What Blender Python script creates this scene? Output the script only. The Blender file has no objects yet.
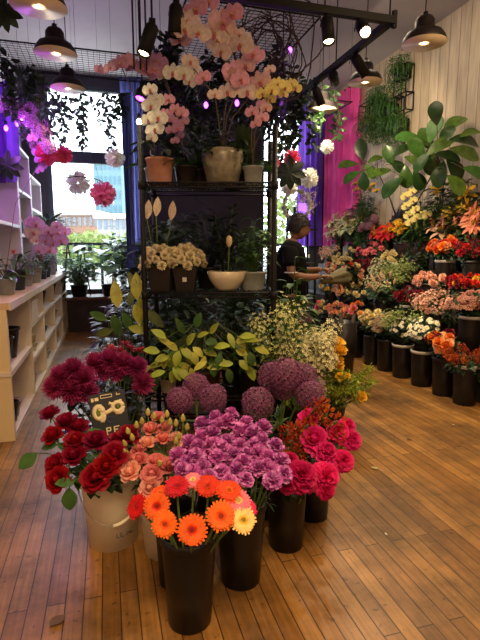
import bpy, bmesh, math, random
from mathutils import Vector, Matrix, Quaternion
PI = math.pi
V = Vector
random.seed(7)
rnd = random.random
def ru(a, b): return a + (b - a) * random.random()
C = bpy.context.scene.collection
SC = bpy.context.scene

# ---------------------------------------------------------------- camera
FPX, CH = 470.0, 1.42
pit = math.atan(70 / FPX); yaw = math.atan(134 / math.hypot(FPX, 70))
CF = V((math.sin(yaw) * math.cos(pit), math.cos(yaw) * math.cos(pit), -math.sin(pit)))
CR = V((math.cos(yaw), -math.sin(yaw), 0)); CU = CR.cross(CF)
CO = V((0, 0, CH))
cd = bpy.data.cameras.new('camera'); cam = bpy.data.objects.new('camera', cd); C.objects.link(cam)
cd.sensor_width = 36; cd.lens = 36 * FPX / 640; cd.clip_end = 500; cd.clip_start = 0.05
M3 = Matrix((CR, CU, -CF)).transposed()
cam.matrix_world = Matrix.Translation(CO) @ M3.to_4x4()
SC.camera = cam
def ray(x, y): return CF + CR * ((x - 240) / FPX) + CU * ((320 - y) / FPX)
def at(x, y, D): return CO + ray(x, y) * D
def ground(x, y, z=0):
    d = ray(x, y); return CO + d * ((z - CH) / d.z)
def atX(x, y, X):
    d = ray(x, y); return CO + d * (X / d.x)
def atY(x, y, Y):
    d = ray(x, y); return CO + d * (Y / d.y)

# ---------------------------------------------------------------- world, light, exposure
w = bpy.data.worlds.new('sky'); SC.world = w; w.use_nodes = True
nt = w.node_tree; bg = nt.nodes['Background']
bg.inputs[0].default_value = (0.80, 0.91, 1.0, 1); bg.inputs[1].default_value = 7.0
SC.view_settings.view_transform = 'Standard'; SC.view_settings.look = 'None'
SC.view_settings.exposure = 0.0; SC.view_settings.gamma = 1
SC.view_settings.use_curve_mapping = False
SC.cycles.use_denoising = True
SC.cycles.max_bounces = 6; SC.cycles.transparent_max_bounces = 12
SC.cycles.sample_clamp_indirect = 4
WARM = (1.0, 0.78, 0.48)
def area(name, loc, size, power, col, rot=(0, 0, 0), sizey=None):
    l = bpy.data.lights.new(name, 'AREA'); l.energy = power; l.color = col; l.size = size
    if sizey: l.shape = 'RECTANGLE'; l.size_y = sizey
    o = bpy.data.objects.new(name, l); o.location = loc; o.rotation_euler = rot; C.objects.link(o); return o
PEND = 46.0
area('fill_light_near', (0.3, -0.2, 3.2), 1.4, 125, (1.0, 0.66, 0.35))  # added soft fill above the camera, no fixture; brightens the foreground buckets
area('fill_light_aisle', (2.6, 2.0, 3.6), 1.0, 34, (1.0, 0.68, 0.38))  # added fill over the open floor, not a lamp of the shop
area('fill_light_far', (2.9, 5.2, 4.3), 1.6, 44, (1.0, 0.80, 0.55), (0, -.35, 0))  # added ambient fill to lift the board wall, no fixture there
area('window_daylight', (-0.1, 9.2, 2.7), 1.6, 60, (0.82, 0.88, 1.0), (-PI / 2, 0, 0), 3.0)

# ---------------------------------------------------------------- materials
MATS = {}
def mat(name, col, rough=0.6, spec=0.4, var=0.0, scale=30, metal=0, emit=None, es=1, rand=0.0, sub=0, bump=0, trans=0):
    if name in MATS: return MATS[name]
    m = bpy.data.materials.new(name); m.use_nodes = True; n = m.node_tree.nodes; L = m.node_tree.links
    b = n['Principled BSDF']
    b.inputs['Base Color'].default_value = (*col, 1); b.inputs['Roughness'].default_value = rough
    b.inputs['Specular IOR Level'].default_value = spec; b.inputs['Metallic'].default_value = metal
    if emit: b.inputs['Emission Color'].default_value = (*emit, 1); b.inputs['Emission Strength'].default_value = es
    out = None
    if var or rand or bump:
        tc = n.new('ShaderNodeTexCoord'); no = n.new('ShaderNodeTexNoise'); no.inputs['Scale'].default_value = scale
        no.inputs['Detail'].default_value = 3; L.new(tc.outputs['Object'], no.inputs['Vector'])
    if var or rand:
        hs = n.new('ShaderNodeHueSaturation'); hs.inputs['Color'].default_value = (*col, 1)
        mr = n.new('ShaderNodeMapRange'); mr.inputs[1].default_value = 0.3; mr.inputs[2].default_value = 0.7
        mr.inputs[3].default_value = 1 - var; mr.inputs[4].default_value = 1 + var
        L.new(no.outputs['Fac'], mr.inputs[0])
        val = mr.outputs[0]
        if rand:
            oi = n.new('ShaderNodeObjectInfo'); m2 = n.new('ShaderNodeMapRange')
            m2.inputs[3].default_value = 1 - rand; m2.inputs[4].default_value = 1 + rand
            L.new(oi.outputs['Random'], m2.inputs[0]); mu = n.new('ShaderNodeMath'); mu.operation = 'MULTIPLY'
            L.new(val, mu.inputs[0]); L.new(m2.outputs[0], mu.inputs[1]); val = mu.outputs[0]
            m3 = n.new('ShaderNodeMapRange'); m3.inputs[3].default_value = 0.5 - rand * .06; m3.inputs[4].default_value = 0.5 + rand * .06
            L.new(oi.outputs['Random'], m3.inputs[0]); L.new(m3.outputs[0], hs.inputs['Hue'])
        L.new(val, hs.inputs['Value']); L.new(hs.outputs[0], b.inputs['Base Color'])
    if bump:
        bp = n.new('ShaderNodeBump'); bp.inputs['Strength'].default_value = bump; bp.inputs['Distance'].default_value = 0.01
        L.new(no.outputs['Fac'], bp.inputs['Height']); L.new(bp.outputs[0], b.inputs['Normal'])
    if trans:
        tr = n.new('ShaderNodeBsdfTranslucent'); mx = n.new('ShaderNodeMixShader'); mx.inputs[0].default_value = trans
        if var or rand: L.new(hs.outputs[0], tr.inputs[0])
        else: tr.inputs[0].default_value = (*col, 1)
        L.new(b.outputs[0], mx.inputs[1]); L.new(tr.outputs[0], mx.inputs[2]); L.new(mx.outputs[0], n['Material Output'].inputs[0])
    MATS[name] = m; return m
def petal(name, col, rand=0.15): return mat('petal_' + name, col, 0.55, 0.25, 0.18, 60, rand=rand, trans=0.2)
def leafm(name, col, rough=0.45): return mat('leaf_' + name, col, rough, 0.35, 0.3, 14, rand=0.2, trans=0.15)
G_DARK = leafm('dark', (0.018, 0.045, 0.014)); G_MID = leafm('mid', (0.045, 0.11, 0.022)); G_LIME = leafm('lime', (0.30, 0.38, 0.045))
G_OLIVE = leafm('olive', (0.085, 0.12, 0.03)); G_GLOSS = leafm('gloss', (0.035, 0.10, 0.018), 0.22); G_BLUE = leafm('blue', (0.05, 0.10, 0.06)); G_HAZE = leafm('pale', (0.13, 0.22, 0.12)); G_VINE = mat('leaf_vine', (.10, .15, .11), .5, .3, .3, 14, rand=.2, trans=.35)  # leaf_pale: window haze over the far bench mixed into the leaf colour
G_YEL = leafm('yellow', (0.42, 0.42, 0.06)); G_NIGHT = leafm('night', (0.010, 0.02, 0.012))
STEM = mat('stem_green', (0.11, 0.19, 0.04), 0.5); BARK = mat('bark', (0.06, 0.035, 0.02), 0.8, var=0.3)
BLACKP = mat('black_plastic', (0.010, 0.008, 0.008), 0.38, 0.4, var=0.3, scale=4, bump=0.1)
BLACKM = mat('black_metal', (0.007, 0.007, 0.008), 0.55, 0.2)
DARKW = mat('dark_wood', (0.03, 0.02, 0.014), 0.6, var=0.3, scale=8)
SOIL = mat('soil', (0.03, 0.02, 0.012), 0.9, var=0.4)
CREAM = mat('cream_paint', (0.70, 0.61, 0.50), 0.5, var=0.06, scale=5)

# ---------------------------------------------------------------- mesh builder
class MB:
    def __init__(s): s.v = []; s.f = []; s.m = []
    def add(s, vs, fs, mi=0):
        o = len(s.v); s.v += [tuple(p) for p in vs]; s.f += [tuple(i + o for i in f) for f in fs]; s.m += [mi] * len(fs)
    def box(s, c, d, mi=0, q=None):
        c = V(c); vs = []
        for x in (-.5, .5):
            for y in (-.5, .5):
                for z in (-.5, .5):
                    p = V((x * d[0], y * d[1], z * d[2]))
                    if q is not None: p = q @ p
                    vs.append(c + p)
        s.add(vs, [(0, 1, 3, 2), (4, 6, 7, 5), (0, 4, 5, 1), (2, 3, 7, 6), (0, 2, 6, 4), (1, 5, 7, 3)], mi)
    def tube(s, pts, r, mi=0, n=6, cap=True):
        pts = [V(p) for p in pts]; N = len(pts); vs = []; u = None
        for i, p in enumerate(pts):
            t = (pts[min(i + 1, N - 1)] - pts[max(i - 1, 0)])
            t = t.normalized() if t.length > 1e-9 else V((0, 0, 1))
            if u is None: u = t.orthogonal().normalized()
            u = (u - t * u.dot(t)); u = u.normalized() if u.length > 1e-6 else t.orthogonal().normalized()
            b = t.cross(u); rr = r[i] if isinstance(r, (list, tuple)) else r
            for k in range(n):
                a = 2 * PI * k / n; vs.append(p + (u * math.cos(a) + b * math.sin(a)) * rr)
        fs = [(i * n + k, i * n + (k + 1) % n, (i + 1) * n + (k + 1) % n, (i + 1) * n + k) for i in range(N - 1) for k in range(n)]
        if cap: fs += [tuple(range(n - 1, -1, -1)), tuple((N - 1) * n + k for k in range(n))]
        s.add(vs, fs, mi)
    def lathe(s, prof, mi=0, n=24, o=(0, 0, 0), sx=1, sy=1, closed=False):
        o = V(o); vs = []; P = len(prof)
        for (r, z) in prof:
            for k in range(n):
                a = 2 * PI * k / n; vs.append(o + V((r * math.cos(a) * sx, r * math.sin(a) * sy, z)))
        rng = range(P if closed else P - 1)
        fs = [(i * n + k, i * n + (k + 1) % n, ((i + 1) % P) * n + (k + 1) % n, ((i + 1) % P) * n + k) for i in rng for k in range(n)]
        if not closed:
            if prof[0][0] > 1e-5: fs.append(tuple(range(n - 1, -1, -1)))
            if prof[-1][0] > 1e-5: fs.append(tuple((P - 1) * n + k for k in range(n)))
        s.add(vs, fs, mi)
    def ball(s, c, r, mi=0, n=8, m=5, sc=(1, 1, 1)):
        c = V(c); vs = [c + V((0, 0, -r * sc[2]))]
        for i in range(1, m):
            a = PI * i / m
            for k in range(n):
                b = 2 * PI * k / n
                vs.append(c + V((math.sin(a) * math.cos(b) * r * sc[0], math.sin(a) * math.sin(b) * r * sc[1], -math.cos(a) * r * sc[2])))
        vs.append(c + V((0, 0, r * sc[2]))); e = len(vs) - 1
        fs = [(0, 1 + (k + 1) % n, 1 + k) for k in range(n)]
        for i in range(m - 2):
            for k in range(n): fs.append((1 + i * n + k, 1 + i * n + (k + 1) % n, 1 + (i + 1) * n + (k + 1) % n, 1 + (i + 1) * n + k))
        fs += [(1 + (m - 2) * n + k, 1 + (m - 2) * n + (k + 1) % n, e) for k in range(n)]
        s.add(vs, fs, mi)
    # petal or leaf: starts at p along d, flat side facing n, bends by curl (radians, + = away from n)
    def blade(s, p, d, n, L, W, mi=0, curl=0.0, seg=5, cup=0.2, peak=0.5, tip=0.0, ruf=0.0, base=0.15, mi2=None):
        p = V(p); d = V(d).normalized(); n = V(n); n = (n - d * n.dot(d))
        n = n.normalized() if n.length > 1e-6 else d.orthogonal().normalized()
        sd = d.cross(n); vs = []; cur = p.copy(); dd = d.copy(); nn = n.copy()
        for i in range(seg + 1):
            t = i / seg
            if t <= peak: wv = base + (1 - base) * math.sin(PI / 2 * t / peak)
            else: wv = tip + (1 - tip) * math.cos(PI / 2 * (t - peak) / (1 - peak)) ** 0.8 if t < 1 else tip
            hw = W * .5 * wv; up = nn * (cup * hw)
            j = (lambda: nn * (ru(-1, 1) * ruf * W * t)) if ruf else (lambda: V((0, 0, 0)))
            vs += [cur - sd * hw + up + j(), cur + j() * .4, cur + sd * hw + up + j()]
            rot = Quaternion(sd, -curl / seg) ; dd = rot @ dd; nn = rot @ nn
            if i < seg: cur = cur + dd * (L / seg)
        fs = []
        for i in range(seg):
            a = i * 3; fs += [(a, a + 1, a + 4, a + 3), (a + 1, a + 2, a + 5, a + 4)]
        o = len(s.v); s.add(vs, fs, mi)
        if mi2 is not None:
            for i in range(max(1, seg // 2) * 2): s.m[len(s.m) - len(fs) + i] = mi2
        return cur
    def mesh(s, name, mats, smooth=True):
        me = bpy.data.meshes.new(name); me.from_pydata(s.v, [], s.f)
        for m in (mats if isinstance(mats, (list, tuple)) else [mats]): me.materials.append(m)
        me.polygons.foreach_set('material_index', s.m)
        if smooth: me.polygons.foreach_set('use_smooth', [True] * len(s.f))
        me.update(); return me
    def build(s, name, mats, parent=None, smooth=True, loc=None):
        return link(name, s.mesh(name, mats, smooth), parent, loc)
def link(name, me, parent=None, loc=None, mtx=None):
    o = bpy.data.objects.new(name, me); C.objects.link(o)
    if parent is not None: o.parent = parent
    if loc is not None: o.location = loc
    if mtx is not None: o.matrix_basis = mtx
    return o
def tag(o, label=None, cat=None, group=None, kind=None):
    if label: o['label'] = label
    if cat: o['category'] = cat
    if group: o['group'] = group
    if kind: o['kind'] = kind
    return o
def thing(name, loc, label, cat, group=None, rz=0):
    o = bpy.data.objects.new(name, None); C.objects.link(o); o.empty_display_size = 0.05
    o.location = loc; o.rotation_euler = (0, 0, rz); return tag(o, label, cat, group)
def struct(o): o['kind'] = 'structure'; return o
def zto(d, roll=0.0):   # rotation taking +Z to direction d
    return V((0, 0, 1)).rotation_difference(V(d).normalized()) @ Quaternion((0, 0, 1), roll)
def frame_mtx(loc, d, s=1.0, roll=0.0):
    return Matrix.Translation(V(loc)) @ zto(d, roll).to_matrix().to_4x4() @ Matrix.Scale(s, 4)
def rdir(up=0.0):
    a = ru(0, 2 * PI); z = ru(-1, 1); r = math.sqrt(1 - z * z); d = V((r * math.cos(a), r * math.sin(a), z + up)); return d.normalized()
def fib(n, zmin=-1.0):
    out = []
    for i in range(n):
        z = 1 - (1 - zmin) * (i + .5) / n; r = math.sqrt(max(0, 1 - z * z)); a = i * 2.39996; out.append(V((r * math.cos(a), r * math.sin(a), z)))
    return out

# ================================================================ room
XL, XR, YN, YF, ZC = -1.35, 4.5, -1.6, 9.3, 4.5
def nodes_mat(name):
    m = bpy.data.materials.new(name); m.use_nodes = True; return m, m.node_tree.nodes, m.node_tree.links, m.node_tree.nodes['Principled BSDF']
def floor_material():
    m, n, L, b = nodes_mat('plank_floor')
    tc = n.new('ShaderNodeTexCoord'); mp = n.new('ShaderNodeMapping'); mp.inputs['Rotation'].default_value = (0, 0, PI / 2)
    L.new(tc.outputs['Object'], mp.inputs[0])
    br = n.new('ShaderNodeTexBrick'); L.new(mp.outputs[0], br.inputs['Vector'])
    br.inputs['Color1'].default_value = (0.22, 0.10, 0.022, 1); br.inputs['Color2'].default_value = (0.40, 0.205, 0.052, 1)
    br.inputs['Mortar'].default_value = (0.035, 0.016, 0.006, 1)
    br.inputs['Scale'].default_value = 1; br.inputs['Mortar Size'].default_value = 0.0028; br.inputs['Mortar Smooth'].default_value = 0.4
    br.inputs['Brick Width'].default_value = 1.35; br.inputs['Row Height'].default_value = 0.072; br.offset = 0.37
    m2 = n.new('ShaderNodeMapping'); m2.inputs['Scale'].default_value = (30, 1.6, 1); L.new(tc.outputs['Object'], m2.inputs[0])
    g = n.new('ShaderNodeTexNoise'); g.inputs['Scale'].default_value = 2.2; g.inputs['Detail'].default_value = 6; L.new(m2.outputs[0], g.inputs[0])
    d = n.new('ShaderNodeTexNoise'); d.inputs['Scale'].default_value = 1.7; d.inputs['Detail'].default_value = 7; d.inputs['Roughness'].default_value = .68
    L.new(tc.outputs['Object'], d.inputs[0])
    def mr(src, a, c, e, f):
        q = n.new('ShaderNodeMapRange'); q.inputs[1].default_value = a; q.inputs[2].default_value = c; q.inputs[3].default_value = e; q.inputs[4].default_value = f
        L.new(src, q.inputs[0]); return q.outputs[0]
    mu = n.new('ShaderNodeMath'); mu.operation = 'MULTIPLY'; L.new(mr(g.outputs[0], .3, .7, .72, 1.2), mu.inputs[0]); L.new(mr(d.outputs[0], .38, .6, .42, 1.08), mu.inputs[1])
    sp = n.new('ShaderNodeTexNoise'); sp.inputs['Scale'].default_value = 26; sp.inputs['Detail'].default_value = 2; L.new(tc.outputs['Object'], sp.inputs[0])
    mu2 = n.new('ShaderNodeMath'); mu2.operation = 'MULTIPLY'; L.new(mu.outputs[0], mu2.inputs[0]); L.new(mr(sp.outputs[0], .66, .72, 1, .45), mu2.inputs[1])
    mx = n.new('ShaderNodeMix'); mx.data_type = 'RGBA'; mx.blend_type = 'MULTIPLY'; mx.inputs[0].default_value = 1
    L.new(br.outputs[0], mx.inputs[6]); L.new(mu2.outputs[0], mx.inputs[7]); L.new(mx.outputs[2], b.inputs['Base Color'])
    L.new(mr(d.outputs[0], .3, .7, .55, .34), b.inputs['Roughness'])
    bp = n.new('ShaderNodeBump'); bp.inputs['Strength'].default_value = .35; bp.inputs['Distance'].default_value = .004
    L.new(br.outputs['Fac'], bp.inputs['Height']); bp.invert = True; L.new(bp.outputs[0], b.inputs['Normal'])
    return m
def board_material():
    m, n, L, b = nodes_mat('whitewashed_boards')
    tc = n.new('ShaderNodeTexCoord'); sx = n.new('ShaderNodeSeparateXYZ'); L.new(tc.outputs['Object'], sx.inputs[0])
    cb = n.new('ShaderNodeCombineXYZ'); L.new(sx.outputs['Z'], cb.inputs[0]); L.new(sx.outputs['Y'], cb.inputs[1])
    br = n.new('ShaderNodeTexBrick'); L.new(cb.outputs[0], br.inputs['Vector'])
    br.inputs['Color1'].default_value = (0.44, 0.35, 0.24, 1); br.inputs['Color2'].default_value = (0.54, 0.44, 0.31, 1); br.inputs['Mortar'].default_value = (0.10, 0.07, 0.05, 1)
    br.inputs['Scale'].default_value = 1; br.inputs['Mortar Size'].default_value = 0.004; br.inputs['Brick Width'].default_value = 30; br.inputs['Row Height'].default_value = 0.19
    mp = n.new('ShaderNodeMapping'); mp.inputs['Scale'].default_value = (1, 9, 1.2); L.new(tc.outputs['Object'], mp.inputs[0])
    g = n.new('ShaderNodeTexNoise'); g.inputs['Scale'].default_value = 2; g.inputs['Detail'].default_value = 5; L.new(mp.outputs[0], g.inputs[0])
    q = n.new('ShaderNodeMapRange'); q.inputs[1].default_value = .3; q.inputs[2].default_value = .7; q.inputs[3].default_value = .78; q.inputs[4].default_value = 1.12; L.new(g.outputs[0], q.inputs[0])
    mx = n.new('ShaderNodeMix'); mx.data_type = 'RGBA'; mx.blend_type = 'MULTIPLY'; mx.inputs[0].default_value = 1
    L.new(br.outputs[0], mx.inputs[6]); L.new(q.outputs[0], mx.inputs[7]); L.new(mx.outputs[2], b.inputs['Base Color']); b.inputs['Roughness'].default_value = .7
    return m
PLASTER = mat('ceiling_plaster', (0.46, 0.42, 0.40), 0.8, 0.2, 0.05, 2)
WALLP = mat('wall_plaster', (0.50, 0.46, 0.46), 0.8, 0.2, 0.06, 3)
FRAME = mat('window_metal', (0.03, 0.045, 0.06), 0.4)
def slab(name, c, d, m):
    b = MB(); b.box(c, d); return struct(b.build(name, m, smooth=False))
slab('floor', ((XL + XR) / 2, (YN + YF) / 2, -.05), (XR - XL + .4, YF - YN + .2, .1), floor_material())
slab('ceiling', ((XL + XR) / 2, (YN + YF) / 2, ZC + .05), (XR - XL + .4, YF - YN + .2, .1), PLASTER)
slab('wall_left', (XL - .05, (YN + YF) / 2, ZC / 2), (.1, YF - YN, ZC), WALLP)
slab('wall_right', (XR + .05, (YN + YF) / 2, ZC / 2), (.1, YF - YN, ZC), board_material())
slab('wall_near', ((XL + XR) / 2, YN - .05, ZC / 2), (XR - XL, .1, ZC), WALLP)
b = MB()
WINS = [(-.95, .78, .62, 4.3), (3.05, 4.2, .62, 4.3)]
b.box(((XL + XR) / 2, YF + .05, .31), (XR - XL, .1, .62)); b.box(((XL + XR) / 2, YF + .05, 4.4), (XR - XL, .1, .2))
b.box(((XL - .95) / 2, YF + .05, 2.46), (-.95 - XL, .1, 3.68)); b.box((1.915, YF + .05, 2.46), (2.27, .1, 3.68)); b.box(((4.2 + XR) / 2, YF + .05, 2.46), (XR - 4.2, .1, 3.68))
struct(b.build('wall_far', mat('dark_plaster', (.045, .04, .05), .8), smooth=False))
gm, n, L, pb = nodes_mat('window_glass')
tr = n.new('ShaderNodeBsdfTransparent'); gl = n.new('ShaderNodeBsdfGlossy'); gl.inputs['Roughness'].default_value = .02
mx = n.new('ShaderNodeMixShader'); mx.inputs[0].default_value = .06
L.new(tr.outputs[0], mx.inputs[1]); L.new(gl.outputs[0], mx.inputs[2]); L.new(mx.outputs[0], n['Material Output'].inputs[0])
for i, (x0, x1, z0, z1) in enumerate(WINS):
    fr = MB(); t = .07
    for x in (x0 + t / 2, x1 - t / 2): fr.box((x, YF + .03, (z0 + z1) / 2), (t, .1, z1 - z0))
    for z in (z0 + t / 2, z1 - t / 2): fr.box(((x0 + x1) / 2, YF + .03, z), (x1 - x0, .098, t))
    fr.box(((x0 + x1) / 2, YF + .03, 3.08), (x1 - x0, .096, .2)); fr.box(((x0 + x1) / 2, YF + .03, 1.53), (x1 - x0, .094, .05))
    fr.box((x0 + (x1 - x0) * .5, YF + .03, (1.5 + z0) / 2), (.05, .09, 1.5 - z0))
    o = struct(fr.build('window_%d' % (i + 1), FRAME, smooth=False))
    p = MB(); p.box(((x0 + x1) / 2, YF + .05, (z0 + z1) / 2), (x1 - x0, .006, z1 - z0)); p.build('glass', gm, o, smooth=False)
slab('baseboard_right', (XR - .01, (YN + YF) / 2, .07), (.02, YF - YN, .14), DARKW)

# ---------------------------------------------------------------- outside
struct(slab('ground_outside', (6, 60, -.3), (160, 101, .1), mat('pavement', (0.35, 0.34, 0.32), 0.9, var=.1, scale=1)))
def building(px0, px1, pytop, D, col, label, wins, wcol, flat=8.0):
    a = at(px0, 250, D); c = at(px1, 250, D); top = at((px0 + px1) / 2, pytop, D).z
    W = (c - a).length; r = thing('building', ((a + c) / 2).xy.to_3d() + V((0, 0, -.25)), label, 'building', rz=-yaw)
    b = MB(); b.box((0, flat / 2, top / 2), (W, flat, top)); b.build('wall', mat('wall_%s' % label[:9], col, .8, var=.08, scale=.3), r, smooth=False)
    b = MB(); b.box((0, flat / 2, top + .2), (W + .6, flat + .6, .5)); b.build('roof', mat('roof_%s' % label[:9], (.5, .45, .42), .8), r, smooth=False)
    nx, nz = wins
    for i in range(nx):
        for k in range(nz):
            b = MB(); b.box((-W / 2 + W * (i + .5) / nx, -.03, top * (k + .6) / nz), (W / nx * .5, .08, top / nz * .55)); b.build('window', wcol, r, smooth=False)
WB = mat('far_window', (0.12, 0.16, 0.2), 0.2)
building(58, 100, 213, 55, (0.25, 0.14, 0.09), 'terracotta brick building seen low through the left window', (8, 3), WB)
building(97, 124, 160, 70, (0.12, 0.20, 0.24), 'pale blue glass tower rising above the street outside', (6, 7), mat('tower_glass', (.06, .14, .17), .3))
building(98, 150, 216, 50, (0.26, 0.25, 0.24), 'low white building outside beneath the blue glass tower', (9, 3), WB)
def crown(mb, c, R, n, Ls, mi=0):
    for k in range(n):
        d = rdir(); p = V(c) + V((d.x * R[0], d.y * R[1], d.z * R[2])) * ru(.55, 1)
        mb.blade(p, rdir(), rdir(), Ls * ru(.6, 1.2), Ls * .7, mi, .4, 2)
TREE = leafm('tree_bright', (0.20, 0.28, 0.07))
for px, py, D, R, lb in ((72, 250, 24, 1.2, 'bright green street tree at the left end of the window'), (92, 250, 26, 1.3, 'bright green street tree below the brick building'),
                     (113, 252, 23, 1.0, 'bright green street tree below the white building'), 
                     (292, 225, 20, 1.6, 'green street tree outside behind the man'), (160, 235, 22, 1.6, 'green street tree outside behind the wire rack')):
    p = at(px, py, D); t = thing('street_tree', (p.x, p.y, -.25), lb, 'tree')
    z = p.z + .25
    b = MB(); crown(b, (0, 0, z), (R, R, R * .8), 700, .28); b.build('foliage', TREE, t)
    b = MB(); b.tube([(0, 0, 0), (.05, 0, z * .6), (0, 0, z)], [.12, .09, .04]); b.build('trunk', BARK, t)

# ================================================================ flower prototypes (+Z is the facing axis, origin at the bloom's base)
def ringpet(mb, n, L, W, tilt, z=0, r0=0.0, curl=0, mi=0, ph=0, jit=.1, **k):
    for i in range(n):
        a = 2 * PI * (i + ph) / n + ru(-jit, jit) * 2 / n; e = tilt + ru(-jit, jit)
        o = V((math.cos(a), math.sin(a), 0)); d = o * math.cos(e) + V((0, 0, math.sin(e))); nn = V((0, 0, 1)) * math.cos(e) - o * math.sin(e)
        mb.blade(o * r0 + V((0, 0, z)), d, nn, L * ru(.9, 1.1), W, mi, curl, **k)
def p_rose(R=.04):
    b = MB()
    b.lathe([(.002, 0), (R * .35, R * .25), (R * .42, R * .8), (R * .3, R * 1.35), (.002, R * 1.45)], 0, 10)
    for (nn, r, L, W, t, c, ph) in ((3, .18, 1.5, 1.0, 1.5, -.35, 0), (4, .25, 1.5, 1.15, 1.35, -.3, .3), (5, .3, 1.5, 1.25, 1.15, .1, .1), (5, .32, 1.45, 1.35, 1.05, .55, .6), (5, .34, 1.3, 1.4, .8, .8, .2)):
        ringpet(b, nn, R * L, R * W, t, 0, R * r, c, 0, ph, .08, cup=.35, peak=.7, tip=.55, seg=6, ruf=.03, base=.5)
    ringpet(b, 5, R * .9, R * .25, -.2, 0, R * .1, .5, 1, seg=3)
    return b
def p_ruffle(R=.035, layers=6, n=12, two=False):
    b = MB()
    for i in range(layers):
        t = .15 + 1.35 * i / (layers - 1)
        ringpet(b, n if i < layers - 1 else 5, R * (1.05 - .04 * i), R * .52, t, R * .1 * i, R * .12, .25, (2 if two and i % 2 else 0), rnd(), .3, cup=.1, peak=.85, tip=.9, seg=4, ruf=.34, base=.25)
    b.lathe([(.001, -R * .7), (R * .22, -R * .6), (R * .25, 0), (R * .15, R * .3)], 1, 8)
    return b
def p_mum(R=.05, rows=6, m=16, narrow=.22, down=-.5):
    b = MB()
    for i in range(rows):
        t = down + (1.5 - down) * i / (rows - 1)
        ringpet(b, max(5, int(m * math.cos(t * .85))), R * (1 if i < rows - 1 else .6), R * narrow, t, 0, 0, -.45, 0, rnd(), .15, seg=3, cup=.5, peak=.6, tip=.25)
    b.lathe([(.001, -R * .35), (R * .2, -R * .3), (R * .25, 0), (.002, R * .4)], 1, 8)
    return b
def p_gerbera(R=.045):
    b = MB()
    ringpet(b, 24, R, R * .25, .08, 0, R * .12, .15, 0, 0, .04, seg=4, cup=.2, peak=.7, tip=.55, base=.6)
    ringpet(b, 24, R * .84, R * .24, .24, R * .04, R * .12, .2, 0, .5, .04, seg=4, cup=.2, peak=.7, tip=.55, base=.6)
    ringpet(b, 22, R * .34, R * .1, .6, R * .06, R * .08, .3, 1, 0, .1, seg=2, tip=.3)
    b.lathe([(R * .22, R * .04), (R * .2, R * .13), (R * .12, R * .17), (.001, R * .13)], 2, 16)
    for d in fib(40, .3): b.box(V((d.x * R * .2, d.y * R * .2, R * .14)), (R * .035, R * .035, R * .08), 1)
    b.lathe([(.001, -R * .25), (R * .14, -R * .2), (R * .3, R * .01)], 3, 12)
    return b
def p_daisy(R=.014):
    b = MB(); ringpet(b, 10, R, R * .45, .05, 0, R * .2, .2, 0, seg=2, tip=.5); b.ball((0, 0, R * .08), R * .35, 1, 6, 4, (1, 1, .6)); return b
def p_allium(R=.05):
    b = MB(); b.ball((0, 0, R), R * .55, 1, 8, 6)
    for d in fib(150):
        c = V((0, 0, R)) + d * R * ru(.84, 1.0); q = zto(d, ru(0, PI))
        for k in range(5):
            a = 2 * PI * k / 5; o = q @ V((math.cos(a), math.sin(a), .35)); s = q @ V((-math.sin(a), math.cos(a), 0))
            b.add([c, c + o * R * .12 + s * R * .05, c + o * R * .2, c + o * R * .12 - s * R * .05], [(0, 1, 2, 3)], 0)
        b.add([c, c + (q @ V((R * .02, 0, 0))), V((0, 0, R)) + d * R * .4], [(0, 1, 2)], 1)
    return b
def p_lily(R=.09, op=.55):
    b = MB()
    ringpet(b, 3, R * 1.2, R * .42, op, 0, R * .05, 1.0, 0, 0, .05, seg=7, cup=.3, peak=.5, tip=0); ringpet(b, 3, R * 1.2, R * .34, op, 0, R * .05, 1.1, 0, .5, .05, seg=7, cup=.3, peak=.5, tip=0)
    for k in range(6):
        a = 2 * PI * k / 6; e = V((math.cos(a) * R * .22, math.sin(a) * R * .22, R * .75)); b.tube([(0, 0, 0), e], R * .012, 1, 3); b.ball(e, R * .04, 2, 4, 3, (1, 1, 2))
    return b
def p_lilybud(R=.09):
    b = MB(); b.lathe([(.002, 0), (R * .13, R * .25), (R * .17, R * .7), (R * .1, R * 1.05), (.002, R * 1.2)], 0, 8); return b
def p_cluster(R=.05, n=45, s=.18, zf=.5):   # flat topped head of tiny florets
    b = MB()
    for d in fib(n, 0.0):
        c = V((d.x * R, d.y * R, d.z * R * zf)) * ru(.85, 1.0)
        b.ball(c, R * s * ru(.7, 1.2), 0, 5, 3, (1, 1, .8)); b.tube([(0, 0, -R * .6), c], R * .02, 1, 3, False)
    return b
def p_plume(R=.05):     # feathery plume
    b = MB()
    for i in range(70):
        t = rnd(); a = ru(0, 2 * PI); r = R * .55 * math.sin(PI * min(1, t * .9 + .1)) ** .6 * ru(.3, 1); z = t * R * 2
        c = V((math.cos(a) * r, math.sin(a) * r, z)); b.blade(c, V((math.cos(a) * .7, math.sin(a) * .7, .6)), rdir(), R * .35, R * .16, 0, .3, 2)
    b.tube([(0, 0, -R * .5), (0, 0, R * 1.4)], R * .1, 1, 4)
    return b
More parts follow.
